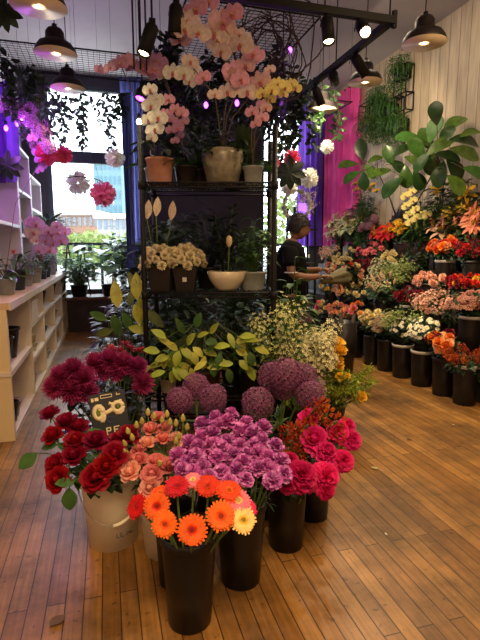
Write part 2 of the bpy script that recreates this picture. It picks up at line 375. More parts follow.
def p_orchid(R=.05):
    b = MB()
    def bl(a, L, W, **k):
        o = V((math.cos(a), math.sin(a), .12)); b.blade(o * R * .04, o, V((0, 0, 1)), R * L, R * W, 0, k.get('c', .25), seg=6, cup=.12, peak=.5, tip=.0, base=.2, ruf=.02)
    bl(PI / 2, 1.0, .62); bl(PI * 7 / 6 + .1, .95, .6); bl(PI * 11 / 6 - .1, .95, .6)
    for v in b.v[:]: pass
    for a in (.12, PI - .12):
        o = V((math.cos(a), math.sin(a), .16)); b.blade(o * R * .03 + V((0, 0, R * .05)), o, V((0, 0, 1)), R * 1.05, R * 1.25, 0, .35, seg=6, cup=.1, peak=.6, tip=.15, base=.12, ruf=.02)
    b.blade((0, 0, R * .06), (0, -.8, .6), (0, .6, .8), R * .5, R * .34, 1, 1.0, seg=4, cup=.6, tip=.1); b.ball((0, R * .02, R * .14), R * .12, 2, 6, 4)
    b.blade((0, 0, R * .08), (.6, -.1, .6), (0, 0, 1), R * .28, R * .22, 1, -.6, seg=3); b.blade((0, 0, R * .08), (-.6, -.1, .6), (0, 0, 1), R * .28, R * .22, 1, -.6, seg=3)
    return b
def variants(fn, name, mats, copies=2, **k): return [fn(**k).mesh(name, mats) for _ in range(copies)]

def stem_mb(mb, a, c, r=.003, leaves=0, lm=1, LL=.09, LW=.04, dirn=None, rim=None, lo=.45, n=5):
    a = V(a); c = V(c); pts = []
    m = rim if rim is not None else a.lerp(c, .55)
    for i in range(7):
        t = i / 6; pts.append(a * (1 - t) ** 2 + V(m) * 2 * t * (1 - t) + c * t * t)
    mb.tube(pts, r, 0, n)
    for k in range(leaves):
        t = ru(lo, .93); p = a * (1 - t) ** 2 + V(m) * 2 * t * (1 - t) + c * t * t
        d = rdir(.3); d = V((d.x, d.y, d.z * .5 + .15)); mb.blade(p, d, V((0, 0, 1)), LL * ru(.7, 1.2), LW * ru(.8, 1.2), lm, .7, 5, .25, .45, base=.05)

def dia(me):
    r = sorted(math.hypot(v.co.x, v.co.y) for v in me.vertices); return 2 * r[int(len(r) * .97)]
# cut flower standing in a bucket: foot on the bucket floor, stem leaning on the rim
def cut_flower(name, head, pos, bucket, label, cat, group=None, face=None, s=1.0, stem=.003, leaves=2, leaf=G_DARK, LL=.08, LW=.035, hz=.37, lo=.5, part='bloom', stemmat=None):
    bx, by, br = bucket[:3]; bz = bucket[3] if len(bucket) > 3 else 0
    pos = V(pos); out = V((pos.x - bx, pos.y - by, 0)); k = min(1, .8 * br / max(out.length, 1e-4))
    foot = V((bx, by, bz + .02)) + V((ru(-1, 1), ru(-1, 1), 0)) * br * .35 - out * k * .2
    rim = V((bx, by, bz + hz)) + out * k
    t = thing(name, foot, label, cat, group)
    if face is None:
        face = (pos - rim); face = V((face.x, face.y, max(.05, face.z)))
        face = face.normalized() + V((0, 0, .35)) + (CO - pos).normalized() * .35
    face = V(face).normalized()
    link(part, head, t, mtx=frame_mtx(pos - foot, face, s, ru(0, 6.28)))
    mb = MB(); mid = (rim - foot) * 1.0; mid.z = max(mid.z, (pos.z - foot.z) * .55)
    stem_mb(mb, (0, 0, 0), pos - foot - face * .004, stem, 0, rim=mid); mb.build('stem', stemmat or STEM, t)
    if leaves:
        mb = MB(); c = pos - foot; a = V((0, 0, 0))
        for _ in range(leaves):
            tt = ru(lo, .94); p = a + mid * 2 * tt * (1 - tt) + c * tt * tt; d = rdir(); d = V((d.x, d.y, abs(d.z) * .4))
            mb.blade(p, d, V((0, 0, 1)), LL * ru(.7, 1.25), LW * ru(.8, 1.2), 0, .8, 5, .25, .45, base=.05)
        mb.build('foliage', leaf, t)
    return t

def bucket(pos, r0, r1, h, label, m=BLACKP, name='flower_bucket', group=None, band=None, cat='bucket', z=0):
    t = thing(name, (pos[0], pos[1], z), label, cat, group)
    b = MB(); prof = [(r0, 0), (r0 + (r1 - r0) * .5, h * .5), (r1, h * .93), (r1, h - .004), (r1 - .004, h), (r1 - .007, h - .003), (r1 - .009, h * .9), (r0 - .005, .008)]
    b.lathe(prof, 0, 40); b.build('shell', m, t)
    b = MB(); b.lathe([(r1 - .001, h * .915), (r1 + .006, h * .92), (r1 + .007, h - .002), (r1, h), (r1 - .001, h * .95)], 0, 40, closed=True); b.build('rim', band or m, t)
    return t

# ================================================================ foreground buckets
WHITEP = mat('cream_plastic', (0.84, 0.79, 0.64), 0.35, 0.4, var=.05, scale=4)
BG = (.258, 1.632, .10)     # gerberas
BW = (-.02, 2.25, .14); BW2 = (.235, 2.10, .13); BC = (.51, 1.80, .10); BP = (.79, 1.975, .10); BP2 = (1.02, 2.17, .10)
BK = (.235, 1.865, .08); BM = (.02, 2.78, .12); BA = (.50, 2.44, .12); BA2 = (.93, 2.56, .12); BO = (.765, 2.27, .10)
bucket(BG, .083, .104, .37, 'black plastic bucket holding the orange gerberas, nearest the camera')
bucket(BK, .070, .084, .35, 'slim dark bucket half hidden behind the gerbera bucket beside the white buckets')
bucket(BC, .085, .108, .37, 'black bucket of purple pink carnations behind the gerbera bucket')
bucket(BP, .082, .098, .37, 'black bucket holding hot pink peonies beside the open floor')
bucket(BP2, .080, .098, .37, 'black bucket behind the peony bucket, at the edge of the open floor')
bucket(BM, .10, .125, .37, 'black bucket of magenta chrysanthemums behind the red roses')
bucket(BA, .10, .125, .37, 'black bucket of alliums below the yellow green potted plant')
bucket(BA2, .10, .125, .37, 'black bucket of alliums below the right post of the wire rack')
bucket(BO, .082, .10, .37, 'black bucket of rusty orange plumes behind the peonies')
# white pails with wire handle and lettering
def pail(P, r0, r1, h, label, writing):
    t = thing('bucket', (P[0], P[1], 0), label, 'bucket')
    b = MB(); b.lathe([(r0, 0), (r1, h * .86), (r1, h - .004), (r1 - .004, h), (r1 - .007, h - .004), (r0 - .005, .01)], 0, 48); b.build('shell', WHITEP, t)
    for z, e in ((h * .985, .009), (h * .90, .006), (h * .86, .006)):
        b = MB(); b.lathe([(r1 - .002, z - .006), (r1 + e, z - .005), (r1 + e, z + .004), (r1 - .002, z + .005)], 0, 48, closed=True); b.build('rim', WHITEP, t)
    b = MB(); dv = V((-P[0], -P[1], 0)).normalized(); sd = V((-dv.y, dv.x, 0)); pts = []
    for i in range(25):
        a = PI * i / 24; q = sd * math.cos(a) * -(r1 + .012) + dv * math.sin(a) * (r1 + .014) ; pts.append(V((q.x, q.y, h * .88 - .13 * math.sin(a) - .03*math.sin(a)**2)))
    b.tube(pts, .0025, 0, 6); hd = b.build('handle', mat('wire_grey', (.35, .33, .28), .4, metal=.6), t)
    i0 = 13; b = MB(); b.tube(pts[i0 - 1:i0 + 4] , .0085, 0, 8); b.build('handle_grip', WHITEP, hd)
    if writing:
        INK = mat('ink', (.16, .14, .11), .6)
        strokes = {'U': [[(0, 1), (0, .2), (.2, 0), (.6, 0), (.8, .2), (.8, 1)]], 'L': [[(0, 1), (0, 0), (.8, 0)]], 'I': [[(.1, 1), (.1, 0)]], 'N': [[(0, 0), (0, 1), (.8, 0), (.8, 1)]], 'E': [[(.8, 1), (0, 1), (0, 0), (.8, 0)], [(0, .5), (.65, .5)]]}
        b = MB(); s = .022; x = 0; ang0 = math.atan2(dv.y, dv.x) + .12; zb = .072
        for ch in 'ULINE':
            for st in strokes[ch]:
                pp = []
                for (u, v) in st:
                    z = zb + v * s * 1.15; rr = r0 + (r1 - r0) * z / (h * .86) + .0006; a = ang0 + (x + u * s) / r1; pp.append((rr * math.cos(a), rr * math.sin(a), z))
                for q0, q1 in zip(pp, pp[1:]): b.tube([q0, q1], .0021, 0, 4)
            x += s * (.5 if ch == 'I' else 1.12)
        b.build('lettering', INK, t)
    return t
pail(BW, .118, .142, .36, 'cream white pail with wire handle and printed letters, holding red roses', True)
pail(BW2, .112, .135, .36, 'cream white pail holding spray roses, wedged behind the gerbera bucket', False)

# ---- gerberas
OR = petal('orange', (0.90, 0.16, 0.015), .06); ORD = petal('orange_red', (0.80, 0.06, 0.01)); RED = petal('red', (0.62, 0.012, 0.015)); HP = petal('hot_pink', (0.78, 0.03, 0.14)); PK = petal('pink', (0.85, 0.22, 0.30)); PY = petal('pale_yellow', (0.92, 0.66, 0.26))
DC = petal('dark_centre', (0.10, 0.025, 0.015)); YC = petal('yellow_centre', (0.75, 0.48, 0.05)); GC = petal('green_centre', (.35, .30, .06))
def gset(pm, ring, cen): return p_gerbera().mesh('gerbera_bloom', [pm, ring, cen, STEM])
gO = gset(OR, ORD, DC); gR = gset(RED, RED, DC); gP = gset(PK, PY, GC); gY = gset(PY, YC, DC); gO2 = gset(ORD, OR, DC); gH = gset(HP, PK, GC)
tocam = lambda p: (CO - V(p)).normalized()
GER = [(157, 506, 1.63, gO, 27, 'orange gerbera, the upper left of the orange ones above the black bucket', (-.15, 0, .1)),
       (165, 524, 1.58, gO, 27, 'orange gerbera lowest on the left side of the black bucket', (-.25, 0, .1)),
       (192, 530, 1.55, gO, 31, 'orange gerbera facing out over the middle of the bucket rim', (0, 0, 0)),
       (221, 516, 1.60, gO, 30, 'orange gerbera on the right side beside the pale yellow one', (.1, 0, .1)),
       (177, 486, 1.72, gR, 25, 'red gerbera at the top left, above the upper left orange one', (0, .2, .9)),
       (208, 486, 1.72, gR, 25, 'red gerbera at the top centre, right of the other upright red one', (0, .2, .8)),
       (137, 506, 1.66, gR, 25, 'red gerbera seen from the side, drooping furthest over the white pail', (-1, .2, .5)),
       (229, 491, 1.68, gO2, 27, 'orange red gerbera behind the pale yellow one, next to the carnations', (.3, .3, .7)),
       (193, 480, 1.78, gP, 19, 'small pink gerbera between and above the two upright red ones', (0, .3, 1)),
       (238, 501, 1.66, gP, 27, 'pink gerbera with pale tips tucked above the pale yellow one', (.3, .2, .6)),
       (243, 520, 1.62, gY, 27, 'pale yellow gerbera on the far right of the gerbera bucket', (.3, 0, .1)),
       (248, 508, 1.68, gH, 20, 'deep pink gerbera peeking out right of the pale yellow one', (.6, .2, .3)),
       (160, 493, 1.74, gO2, 20, 'orange red gerbera turned away, behind the upper left orange one', (-.2, .5, 1))]
for px, py, D, m, wd, lb, f in GER:
    p = at(px, py, D); s = wd * 1.0 * D / FPX / dia(m)
    cut_flower('gerbera', m, p, BG, lb, 'flower', 'gerberas in the near black bucket', tocam(p) + V(f), s, .0042, 0)
# ---- red roses
RR = petal('deep_red', (0.26, 0.002, 0.022), .2); rosem = variants(p_rose, 'rose_bloom', [RR, G_DARK], 3)
ROS = [(51, 411, 2.22, 16, 'topmost on the left'), (67, 419, 2.2, 17, 'just right of the topmost left one'), (54, 432, 2.12, 17, 'on the left edge under the topmost one'), (78, 425, 2.2, 17, 'below the magenta chrysanthemums'),
       (76, 438, 2.1, 18, 'mid bunch'), (75, 451, 2.06, 19, 'just under the middle of the bunch'), (96, 438, 2.1, 19, 'directly under the dark sign'), (57, 459, 2.05, 17, 'low on the left, above the lowest left one'),
       (60, 474, 2.0, 20, 'lowest on the left, beside the hanging leaf'), (114, 451, 2.04, 21, 'on the right, against the pink spray roses'), (96, 472, 1.99, 23, 'lowest of all, hanging over the pail rim'), (128, 433, 2.15, 19, 'right of the dark sign under its corner'), (106, 462, 2.0, 20, 'between the lowest one and the pink spray roses'),
       (118, 437, 2.14, 16, 'half hidden beneath the right edge of the sign')]
for px, py, D, wd, lb in ROS:
    p = at(px, py, D); m = random.choice(rosem); cut_flower('rose', m, p - V((0, 0, .03)), BW, 'dark red rose over the cream pail, ' + lb, 'flower', 'red roses in the cream pail', None, wd * 1.3 * D / FPX / dia(m), .0032, 6, G_MID, .09, .05)
for px, py, D, ax, lb in ((37, 453, 2.1, (-.8, -.3, -.5), 'on the far left, above the floor'), (69, 488, 1.98, (0, -.3, -1), 'hanging down over the rim of the cream pail')):
    p = at(px, py, D); t = thing('rose_sprig', (BW[0], BW[1], .03), 'leafy rose sprig with broad dark leaves ' + lb, 'foliage')
    b = MB(); q = p - t.location; stem_mb(b, (0, 0, 0), q, .0028, 0, rim=V(((p.x - BW[0]) * .6, (p.y - BW[1]) * .6, .50)))
    b.build('stem', STEM, t); b = MB(); b.blade(q, ax, (0, -1, .6), .10, .065, 0, .4, 6, .15, .45, base=.1); b.blade(q + V((.02, 0, .02)), (-ax[0] - .4, -.2, .2), (0, -.6, 1), .08, .05, 0, .4, 6, .15, .45, base=.1); b.build('leaf', G_MID, t)
# ---- pink spray roses with green buds
SP = petal('salmon', (0.80, 0.25, 0.25), .15); SPL = petal('peach', (0.88, 0.44, 0.36), .15); BUD = petal('bud', (0.55, 0.50, 0.14))
spm = variants(p_rose, 'spray_rose_bloom', [SP, G_MID], 2) + variants(p_rose, 'spray_rose_bloom', [SPL, G_MID], 1)
SPR = [(151, 428, 16), (163, 437, 15), (147, 441, 15), (165, 426, 14), (140, 458, 17), (132, 469, 20), (153, 473, 22), (121, 465, 15), (151, 484, 20), (169, 464, 17), (156, 460, 18), (176, 436, 14), (158, 415, 13), (139, 447, 14), (181, 447, 15), (128, 457, 14)]
for i, (px, py, wd) in enumerate(SPR):
    D = 1.98 + (490 - py) * .0035; p = at(px, py, D); zone = 'in the upper half of its bunch' if py < 446 else 'in the lower half of its bunch'
    cut_flower('spray_rose', spm[i % 3], p - V((0, 0, .02)), BW2, 'salmon pink spray rose ' + zone, 'flower', 'pink spray roses ' + zone, None, wd * 1.12 * D / FPX / dia(spm[i % 3]), .0025, 4, G_MID, .06, .028)
budm = MB(); budm.lathe([(.001, 0), (.008, .008), (.0095, .018), (.005, .030), (.001, .036)], 0, 8); ringpet(budm, 4, .016, .007, 1.1, -.002, .002, -.3, 1, seg=2); budm = budm.mesh('spray_rose_bud', [BUD, G_MID])
for i, (px, py) in enumerate([(133, 437), (142, 421), (154, 416), (167, 414), (176, 423), (179, 436), (183, 418), (126, 443), (160, 462), (176, 441), (137, 425), (148, 412), (170, 422), (187, 427), (190, 440), (127, 451), (173, 451), (129, 431), (186, 447), (162, 420)]):
    p = at(px, py, 1.97 + (480 - py) * .003)
    cut_flower('spray_rose_bud', budm, p - V((0, 0, .02)), BW2, 'closed yellow green bud among the pink spray roses', 'flower bud', 'green buds of the pink spray roses', None, 1.25, .0018, 2, G_LIME, .035, .014, part='bud')
# ---- purple pink carnations
CA = petal('orchid_purple', (0.55, 0.10, 0.46), .15); CAL = petal('orchid_light', (0.74, 0.28, 0.68), .12)
cam_ = variants(p_ruffle, 'carnation_bloom', [CA, G_BLUE, CAL], 3, two=True) + variants(p_ruffle, 'carnation_bloom', [CAL, G_BLUE, CA], 1, two=True)
pts = [(228, 425), (241, 434), (215, 431), (203, 440), (190, 446), (196, 459), (213, 447), (227, 444), (240, 447), (252, 437), (262, 443), (274, 449), (268, 459), (281, 463), (258, 455), (246, 458), (232, 458), (217, 461), (203, 469), (188, 464), (180, 457), (222, 473), (237, 471), (246, 480), (258, 470), (272, 482), (270, 471), (283, 475), (208, 480), (193, 474), (247, 426), (232, 418), (216, 420), (204, 428), (262, 431), (229, 484), (184, 472), (254, 447), (212, 437), (243, 466), (198, 450), (222, 452), (220, 427), (265, 468)]
for i, (px, py) in enumerate(pts):
    D = 1.80 + (485 - py) * .006; p = at(px + ru(-1, 1), py + ru(-1, 1), D); zone = 'front half nearest the gerberas' if py > 453 else 'back half under the alliums'
    cut_flower('carnation', cam_[i % 4], p, BC, 'purple pink carnation, ' + zone, 'flower', 'purple carnations, ' + zone, None, ru(17.5, 21) * D / FPX / dia(cam_[i % 4]), .0026, 2, G_BLUE, .07, .008)
# ---- magenta chrysanthemums
MG = petal('magenta_dark', (0.36, 0.03, 0.14), .2); mgm = variants(p_mum, 'chrysanthemum_bloom', [MG, G_DARK], 2, rows=10, m=28, narrow=.19, down=-1.0)
MU = [(62, 377, 26, 'large magenta chrysanthemum at the top left'), (84, 379, 27, 'large magenta chrysanthemum right of the top left one'), (72, 391, 28, 'large magenta chrysanthemum lowest on the left above the roses'), (55, 388, 26, 'magenta chrysanthemum at the far left edge of the bunch'), (88, 392, 24, 'magenta chrysanthemum just left of the dark sign'), (74, 370, 26, 'magenta chrysanthemum at the crown of the left clump'),
      (95, 364, 24, 'magenta chrysanthemum above the left corner of the sign'), (110, 361, 26, 'magenta chrysanthemum behind the sign, topmost'), (124, 364, 25, 'magenta chrysanthemum above the right corner of the sign'), (137, 368, 24, 'magenta chrysanthemum beside the rack post'), (103, 371, 22, 'magenta chrysanthemum tucked low behind the sign'), (118, 372, 22, 'magenta chrysanthemum low behind the right half of the sign'), (66, 384, 20, 'small magenta chrysanthemum filling the middle of the left clump'), (80, 386, 20, 'small magenta chrysanthemum at the right of the left clump'), (58, 380, 18, 'small magenta chrysanthemum on the outer left of the clump'), (143, 384, 24, 'shaded magenta chrysanthemum low beside the rack post')]
for px, py, wd, lb in MU:
    D = 2.55 if px < 93 else 2.7; p = at(px, py, D); m = random.choice(mgm); cut_flower('chrysanthemum', m, p, BM, lb, 'flower', 'magenta chrysanthemums', None, wd * D / FPX / dia(m), .004, 7, G_NIGHT, .10, .05, lo=.35)
# ---- alliums
AL = petal('allium', (0.25, 0.08, 0.19), .12); ALC = petal('allium_core', (0.10, 0.05, 0.07)); alm = p_allium().mesh('allium_bloom', [AL, ALC])
for px, py, D, wd, B, lb in ((178, 399, 2.42, 27, BA, 'lowest of the left trio'), (196, 385, 2.5, 26, BA, 'topmost of the left trio'), (212, 397, 2.42, 29, BA, 'right one of the left trio'),
        (259, 402, 2.5, 33, BA2, 'lowest on the left of the right clump'), (270, 376, 2.62, 30, BA2, 'upper left of the right clump'), (288, 374, 2.55, 34, BA2, 'top middle of the right clump, the largest'), (303, 376, 2.62, 28, BA2, 'upper right of the right clump'), (310, 394, 2.5, 30, BA2, 'lower right of the right clump, above the orange plumes'), (283, 388, 2.6, 24, BA2, 'half hidden centre of the right clump')):
    s = wd * D / FPX / .10; p = at(px, py, D) - V((0, 0, .05 * s)); cut_flower('allium', alm, p, B, 'round dusty purple allium, ' + lb, 'flower', 'alliums', (ru(-.2, .2), ru(-.2, 0), 1), s, .006, 3, G_MID, .3, .035, lo=.25)
# ---- hot pink peonies and rusty plumes
HPK = petal('magenta_pink', (0.78, 0.025, 0.22), .12); HPD = petal('crimson_pink', (0.60, 0.012, 0.12), .12)
pem = variants(p_ruffle, 'peony_bloom', [HPK, G_DARK], 2, R=.05, layers=8, n=15) + variants(p_ruffle, 'peony_bloom', [HPD, G_DARK], 1, R=.05, layers=8, n=15)
pob = p_rose(.045).mesh('peony_bloom', [HPK, G_DARK])
for px, py, D, wd, mi, B, lb in ((301, 473, 1.95, 31, 2, BP, 'lowest one over the bucket'), (323, 473, 2.0, 29, 0, BP, 'low one on the right side of the bucket'), (324, 451, 2.08, 24, 1, BP, 'middle one between the tall ones and the low ones'), (342, 457, 2.1, 22, 0, BP2, 'outermost low one facing the open floor'), (309, 419, 2.25, 23, 3, BP2, 'tall closed one at the top left'), (314, 437, 2.15, 26, 3, BP2, 'tall half open one in front of the orange plumes'),
        (338, 430, 2.2, 24, 1, BP2, 'upper right one above the outermost'), (350, 437, 2.2, 20, 0, BP2, 'furthest right, edge of the bunch'), (346, 424, 2.25, 18, 1, BP2, 'small one at the top right'), (290, 457, 2.02, 17, 2, BP, 'small bud beside the carnations'), (325, 486, 1.96, 18, 2, BP, 'lowest right one drooping over the rim'), (288, 478, 1.95, 22, 2, BP, 'low left one touching the carnations')):
    p = at(px, py, D); m = pem[mi] if mi < 3 else pob; cut_flower('peony', m, p - V((0, 0, .02)), B, 'hot pink peony, ' + lb, 'flower', 'hot pink peonies', None, wd * 1.05 * D / FPX / dia(m), .004, 3, G_DARK, .1, .035)
RU = petal('rust', (0.42, 0.07, 0.012), .25); plm = variants(p_plume, 'plume', [RU, G_OLIVE], 2)
for k, (px, py) in enumerate([(289, 437), (296, 448), (283, 449), (303, 424), (295, 425), (322, 412), (311, 408), (300, 436), (286, 428), (329, 420), (292, 460), (331, 432), (318, 404)]):
    D = 2.2; p = at(px - 2, py, D); cut_flower('celosia', plm[k % 2], p - V((0, 0, .05)), BO, 'feathery rusty orange celosia plume between peonies and alliums', 'flower', 'rusty orange celosia plumes', None, ru(1.1, 1.4), .003, 2, G_OLIVE, .08, .03, part='plume')

# ---- black price board among the roses
t = thing('shop_sign', at(112, 432, 2.32), 'small dark board with cream flower emblem standing between roses and chrysanthemums', 'sign')
dv = tocam(t.location); t.rotation_euler = (0, 0, math.atan2(dv.x, -dv.y) * -1 + .05)
t.rotation_euler = (-.25, -.10, -yaw + .3)
b = MB(); b.box((0, 0, .09), (.175, .008, .21)); b.build('board', mat('sign_board', (0.02, 0.025, 0.035), .5), t, smooth=False)
INKC = mat('sign_cream', (0.80, 0.70, 0.45), .6); GRN = mat('sign_green', (.12, .2, .03), .6); BLU = mat('sign_blue', (.03, .05, .14), .6)
b = MB(); yb = -.0055
def loop(mb, cx, cz, rx, rz, r, n=14, mi=0):
    mb.tube([(cx + rx * math.cos(2 * PI * i / n), yb, cz + rz * math.sin(2 * PI * i / n)) for i in range(n + 1)], r, mi, 5)
loop(b, -.048, .105, .020, .030, .013); loop(b, .045, .118, .024, .022, .012); loop(b, -.035, .095, .012, .035, .010); b.tube([(.07, yb, .10), (.055, yb, .085), (.03, yb, .09)], .009, 0, 5); b.tube([(-.03, yb, .10), (-.01, yb, .098), (.02, yb, .112)], .012, 0, 5)
b.tube([(-.06, yb, .138), (-.03, yb, .137)], .008, 0, 5); b.tube([(.005, yb, .145), (.03, yb, .13)], .008, 0, 5); b.tube([(.06, yb, .14), (.063, yb, .152)], .007, 0, 5); b.tube([(-.045, yb, .075), (-.03, yb, .062)], .007, 0, 5)
b.build('emblem', INKC, t)
for cx_, cz_, rz_ in ((-.05, .104, .02), (.046, .118, .013)): b = MB(); b.ball((cx_, yb - .006, cz_), rz_, 0, 12, 8, (.55, .25, 1)); b.build('emblem_centre', GRN, t)
b = MB(); loop(b, 0, .06, .014, .014, .004); b.build('ring_mark', BLU, t)
b = MB()
for (x0, z0, w_, h_) in ((-.07, .170, .012, .018), (-.05, .171, .018, .016), (-.004, .172, .055, .003), (-.004, .186, .055, .003), (-.03, .179, .003, .014), (.024, .179, .003, .014), (.055, .178, .02, .004), (.048, .181, .004, .012)): b.box((x0, yb, z0), (w_, .003, h_))
b.build('lettering', INKC, t, smooth=False); b = MB()
for (x0, z0, w_, h_) in ((-.022, .008, .006, .034), (-.012, .024, .02, .005), (-.004, .016, .005, .014), (-.012, .009, .018, .005), (.014, .008, .006, .034), (.026, .024, .026, .005), (.022, .010, .018, .005)): b.box((x0, yb, z0), (w_, .003, h_))
b.build('lettering', INKC, t, smooth=False)
b = MB(); b.tube([(0, .006, .02), (0, .01, -.58)], .004, 0, 6); b.build('stake', BLACKM, t)

# ================================================================ wire rack
RA = V((.243, 3.25, 0)); RE = (V((1.09, 3.02, 0)) - RA); RW = RE.length; RE.normalize(); RG = V((-RE.y, RE.x, 0)); RDp = .46
rrz = math.atan2(RE.y, RE.x)
def rk(u, v, z): return RA + RE * u + RG * v + V((0, 0, z))
SH = (.10, .40, 1.13, 1.86)
t = thing('wire_shelving_rack', RA, 'tall black wire shelving rack carrying potted plants and orchids', 'shelving rack', rz=rrz)
for u in (0, RW):
    for v in (0, RDp):
        b = MB(); b.tube([(u, v, 0.02), (u, v, 2.22)], .018, 0, 12)
        for k in range(60): b.lathe([(.018, 0), (.0195, .002), (.018, .004)], 0, 10, (u, v, .1 + k * .035))
        b.lathe([(.018, 0), (.018, .02)], 0, 10, (u, v, 0)); b.build('post', BLACKM, t)
for z in SH:
    b = MB()
    for dz in (0, -.03):
        for v in (0, RDp): b.tube([(0, v, z + dz), (RW, v, z + dz)], .0065, 0, 6)
        for u in (0, RW): b.tube([(u, 0, z + dz), (u, RDp, z + dz)], .0065, 0, 6)
    n_ = 34
    for k in range(n_): b.tube([(RW * k / n_, 0, z - .03 * (k % 2)), (RW * (k + 1) / n_, 0, z - .03 * ((k + 1) % 2))], .004, 0, 4)
    for k in range(40): u = RW * (k + .5) / 40; b.tube([(u, 0, z + .002), (u, RDp, z + .002)], .003, 0, 4)
    for v in (.15, .31): b.tube([(0, v, z - .004), (RW, v, z - .004)], .003, 0, 4)
    for u in (0, RW):
        for v in (0, RDp): b.lathe([(.025, -.045), (.025, .012)], 0, 12, (u, v, z))
    b.build('shelf', BLACKM, t)

# ---- generic potted plants
def pot_mb(r0, r1, h, lip=.006): 
    b = MB(); b.lathe([(r0, 0), (r0 * 1.02, .004), (r1, h * .9), (r1 + lip, h * .92), (r1 + lip, h), (r1 - .006, h), (r1 - .008, h * .86), (.001, h * .85)], 0, 32); return b
def leafy(b, n, R, H, L, W, mi=0, curl=.9, base=(0, 0, 0), up=.3, petiole=True, n2=0):
    base = V(base)
    for k in range(n):
        a = ru(0, 2 * PI); f = math.sqrt(rnd()); z = H * ru(.25, 1) ; p = base + V((math.cos(a) * R * f * .8, math.sin(a) * R * f * .8, z * (1 - .35 * f)))
        if petiole: b.tube([base + V((p.x - base.x, p.y - base.y, 0)) * .15, base + V(((p.x - base.x) * .5, (p.y - base.y) * .5, (p.z - base.z) * .7)), p], .0022, mi if n2 == 0 else n2, 4, False)
        d = V((math.cos(a), math.sin(a), up + ru(-.3, .4))); b.blade(p, d, V((0, 0, 1)), L * ru(.7, 1.15), W * ru(.75, 1.15), mi, curl * ru(.5, 1.3), 5, .2, .42, base=.08)
def clampx(b, x):
    lo = -1.34 if x < 3 and not (-1.3 < x < -.7) else -.985
    b.v = [(min(max(v[0], lo - x), 4.485 - x), v[1], v[2]) for v in b.v]
def plant(name, loc, label, potr, poth, potm, n, R, H, L, W, lm, curl=.9, up=.3, cat='potted plant', group=None, extra=None, soil=True):
    t = thing(name, loc, label, cat, group)
    pot_mb(potr * .78, potr, poth).build('pot', potm, t)
    b = MB(); leafy(b, n, R, H, L, W, 0, curl, (0, 0, poth * .85), up); clampx(b, loc[0]); b.build('foliage', lm, t)
    if extra: extra(t, poth)
    return t
TERRA = mat('terracotta', (0.42, 0.20, 0.15), .7, var=.12, scale=20, bump=.3); GREYC = mat('grey_ceramic', (0.26, 0.28, 0.27), .35, var=.1); CREAMC = mat('cream_ceramic', (0.62, 0.55, 0.40), .3, var=.04)
GLAZ = mat('glazed_stone', (0.20, 0.18, 0.13), .25, .6, var=.35, scale=25, bump=.5)
# bottom shelf: yellow green broad leaved plant with separate leaves
t = thing('potted_pothos', rk(.40, .16, .405), 'yellow green broad leaved plant in brown pot on the lowest visible rack shelf', 'potted plant')
pot_mb(.085, .11, .15).build('pot', mat('brown_pot', (0.07, 0.035, 0.022), .5), t)
LV = [(172, 355, -.9, -.5), (165, 362, -1, -.2), (158, 378, -.5, -1), (178, 350, -.3, .3), (187, 345, .2, .4), (197, 337, .5, .3), (205, 342, .7, .1), (192, 352, .3, -.7), (203, 350, .8, -.2), (214, 347, .8, .2), (225, 345, .9, 0), (236, 350, 1, -.3), (244, 356, .9, -.5), (222, 358, .3, -.9), (213, 364, .1, -1), (186, 362, -.2, -1), (176, 368, -.4, -1), (235, 342, .8, .3), (196, 328, .2, .8), (172, 345, -.7, .5), (160, 352, -1, .3), (248, 366, .5, -1), (228, 368, .2, -1), (205, 356, -.2, -.9), (151, 366, -1, -.6), (243, 340, .8, .1), (184, 334, -.2, .6), (255, 348, .9, -.2), (210, 334, .3, .5), (166, 338, -.6, .5)] + [(ru(158, 250), ru(332, 372), ru(-1, 1), ru(-1, .3)) for _ in range(26)]
st = MB()
for i, (px, py, dx, dz) in enumerate(LV):
    p = at(px, py, ru(2.95, 3.12)) - t.location
    st.tube([(0, 0, .14), (p.x * .4, p.y * .4, max(.2, p.z + .05)), p], .0028, 0, 4, False)
    b = MB(); b.blade((0, 0, 0), CR * dx + V((0, 0, dz)) - CF * .35, -CF + V((0, 0, .7)), ru(.085, .125), ru(.042, .06), 0, .5, 7, .2, .42, base=.06)
    b.build('leaf', [G_LIME, G_LIME, G_MID, G_YEL][i % 4], t, loc=p)
rt = t.matrix_basis
st.build('stem', G_OLIVE, t)
# dark plants deeper in / behind the rack
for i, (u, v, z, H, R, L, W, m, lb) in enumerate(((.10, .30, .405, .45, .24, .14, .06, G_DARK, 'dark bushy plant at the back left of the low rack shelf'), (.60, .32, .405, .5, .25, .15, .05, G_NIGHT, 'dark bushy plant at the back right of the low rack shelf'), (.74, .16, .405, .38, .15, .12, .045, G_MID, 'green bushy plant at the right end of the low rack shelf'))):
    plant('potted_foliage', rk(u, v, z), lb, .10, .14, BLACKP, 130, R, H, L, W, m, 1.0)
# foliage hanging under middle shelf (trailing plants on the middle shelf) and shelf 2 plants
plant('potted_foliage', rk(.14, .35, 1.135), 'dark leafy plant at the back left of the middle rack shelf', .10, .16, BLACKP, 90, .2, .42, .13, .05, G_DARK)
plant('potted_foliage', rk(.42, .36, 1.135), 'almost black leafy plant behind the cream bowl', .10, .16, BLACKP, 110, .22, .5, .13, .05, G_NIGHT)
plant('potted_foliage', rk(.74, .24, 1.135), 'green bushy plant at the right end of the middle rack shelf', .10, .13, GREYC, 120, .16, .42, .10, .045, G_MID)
plant('fern', rk(.60, .40, 1.865), 'dark fern at the back of the top rack shelf behind the grey pot', .09, .14, BLACKP, 60, .22, .3, .2, .035, G_DARK)
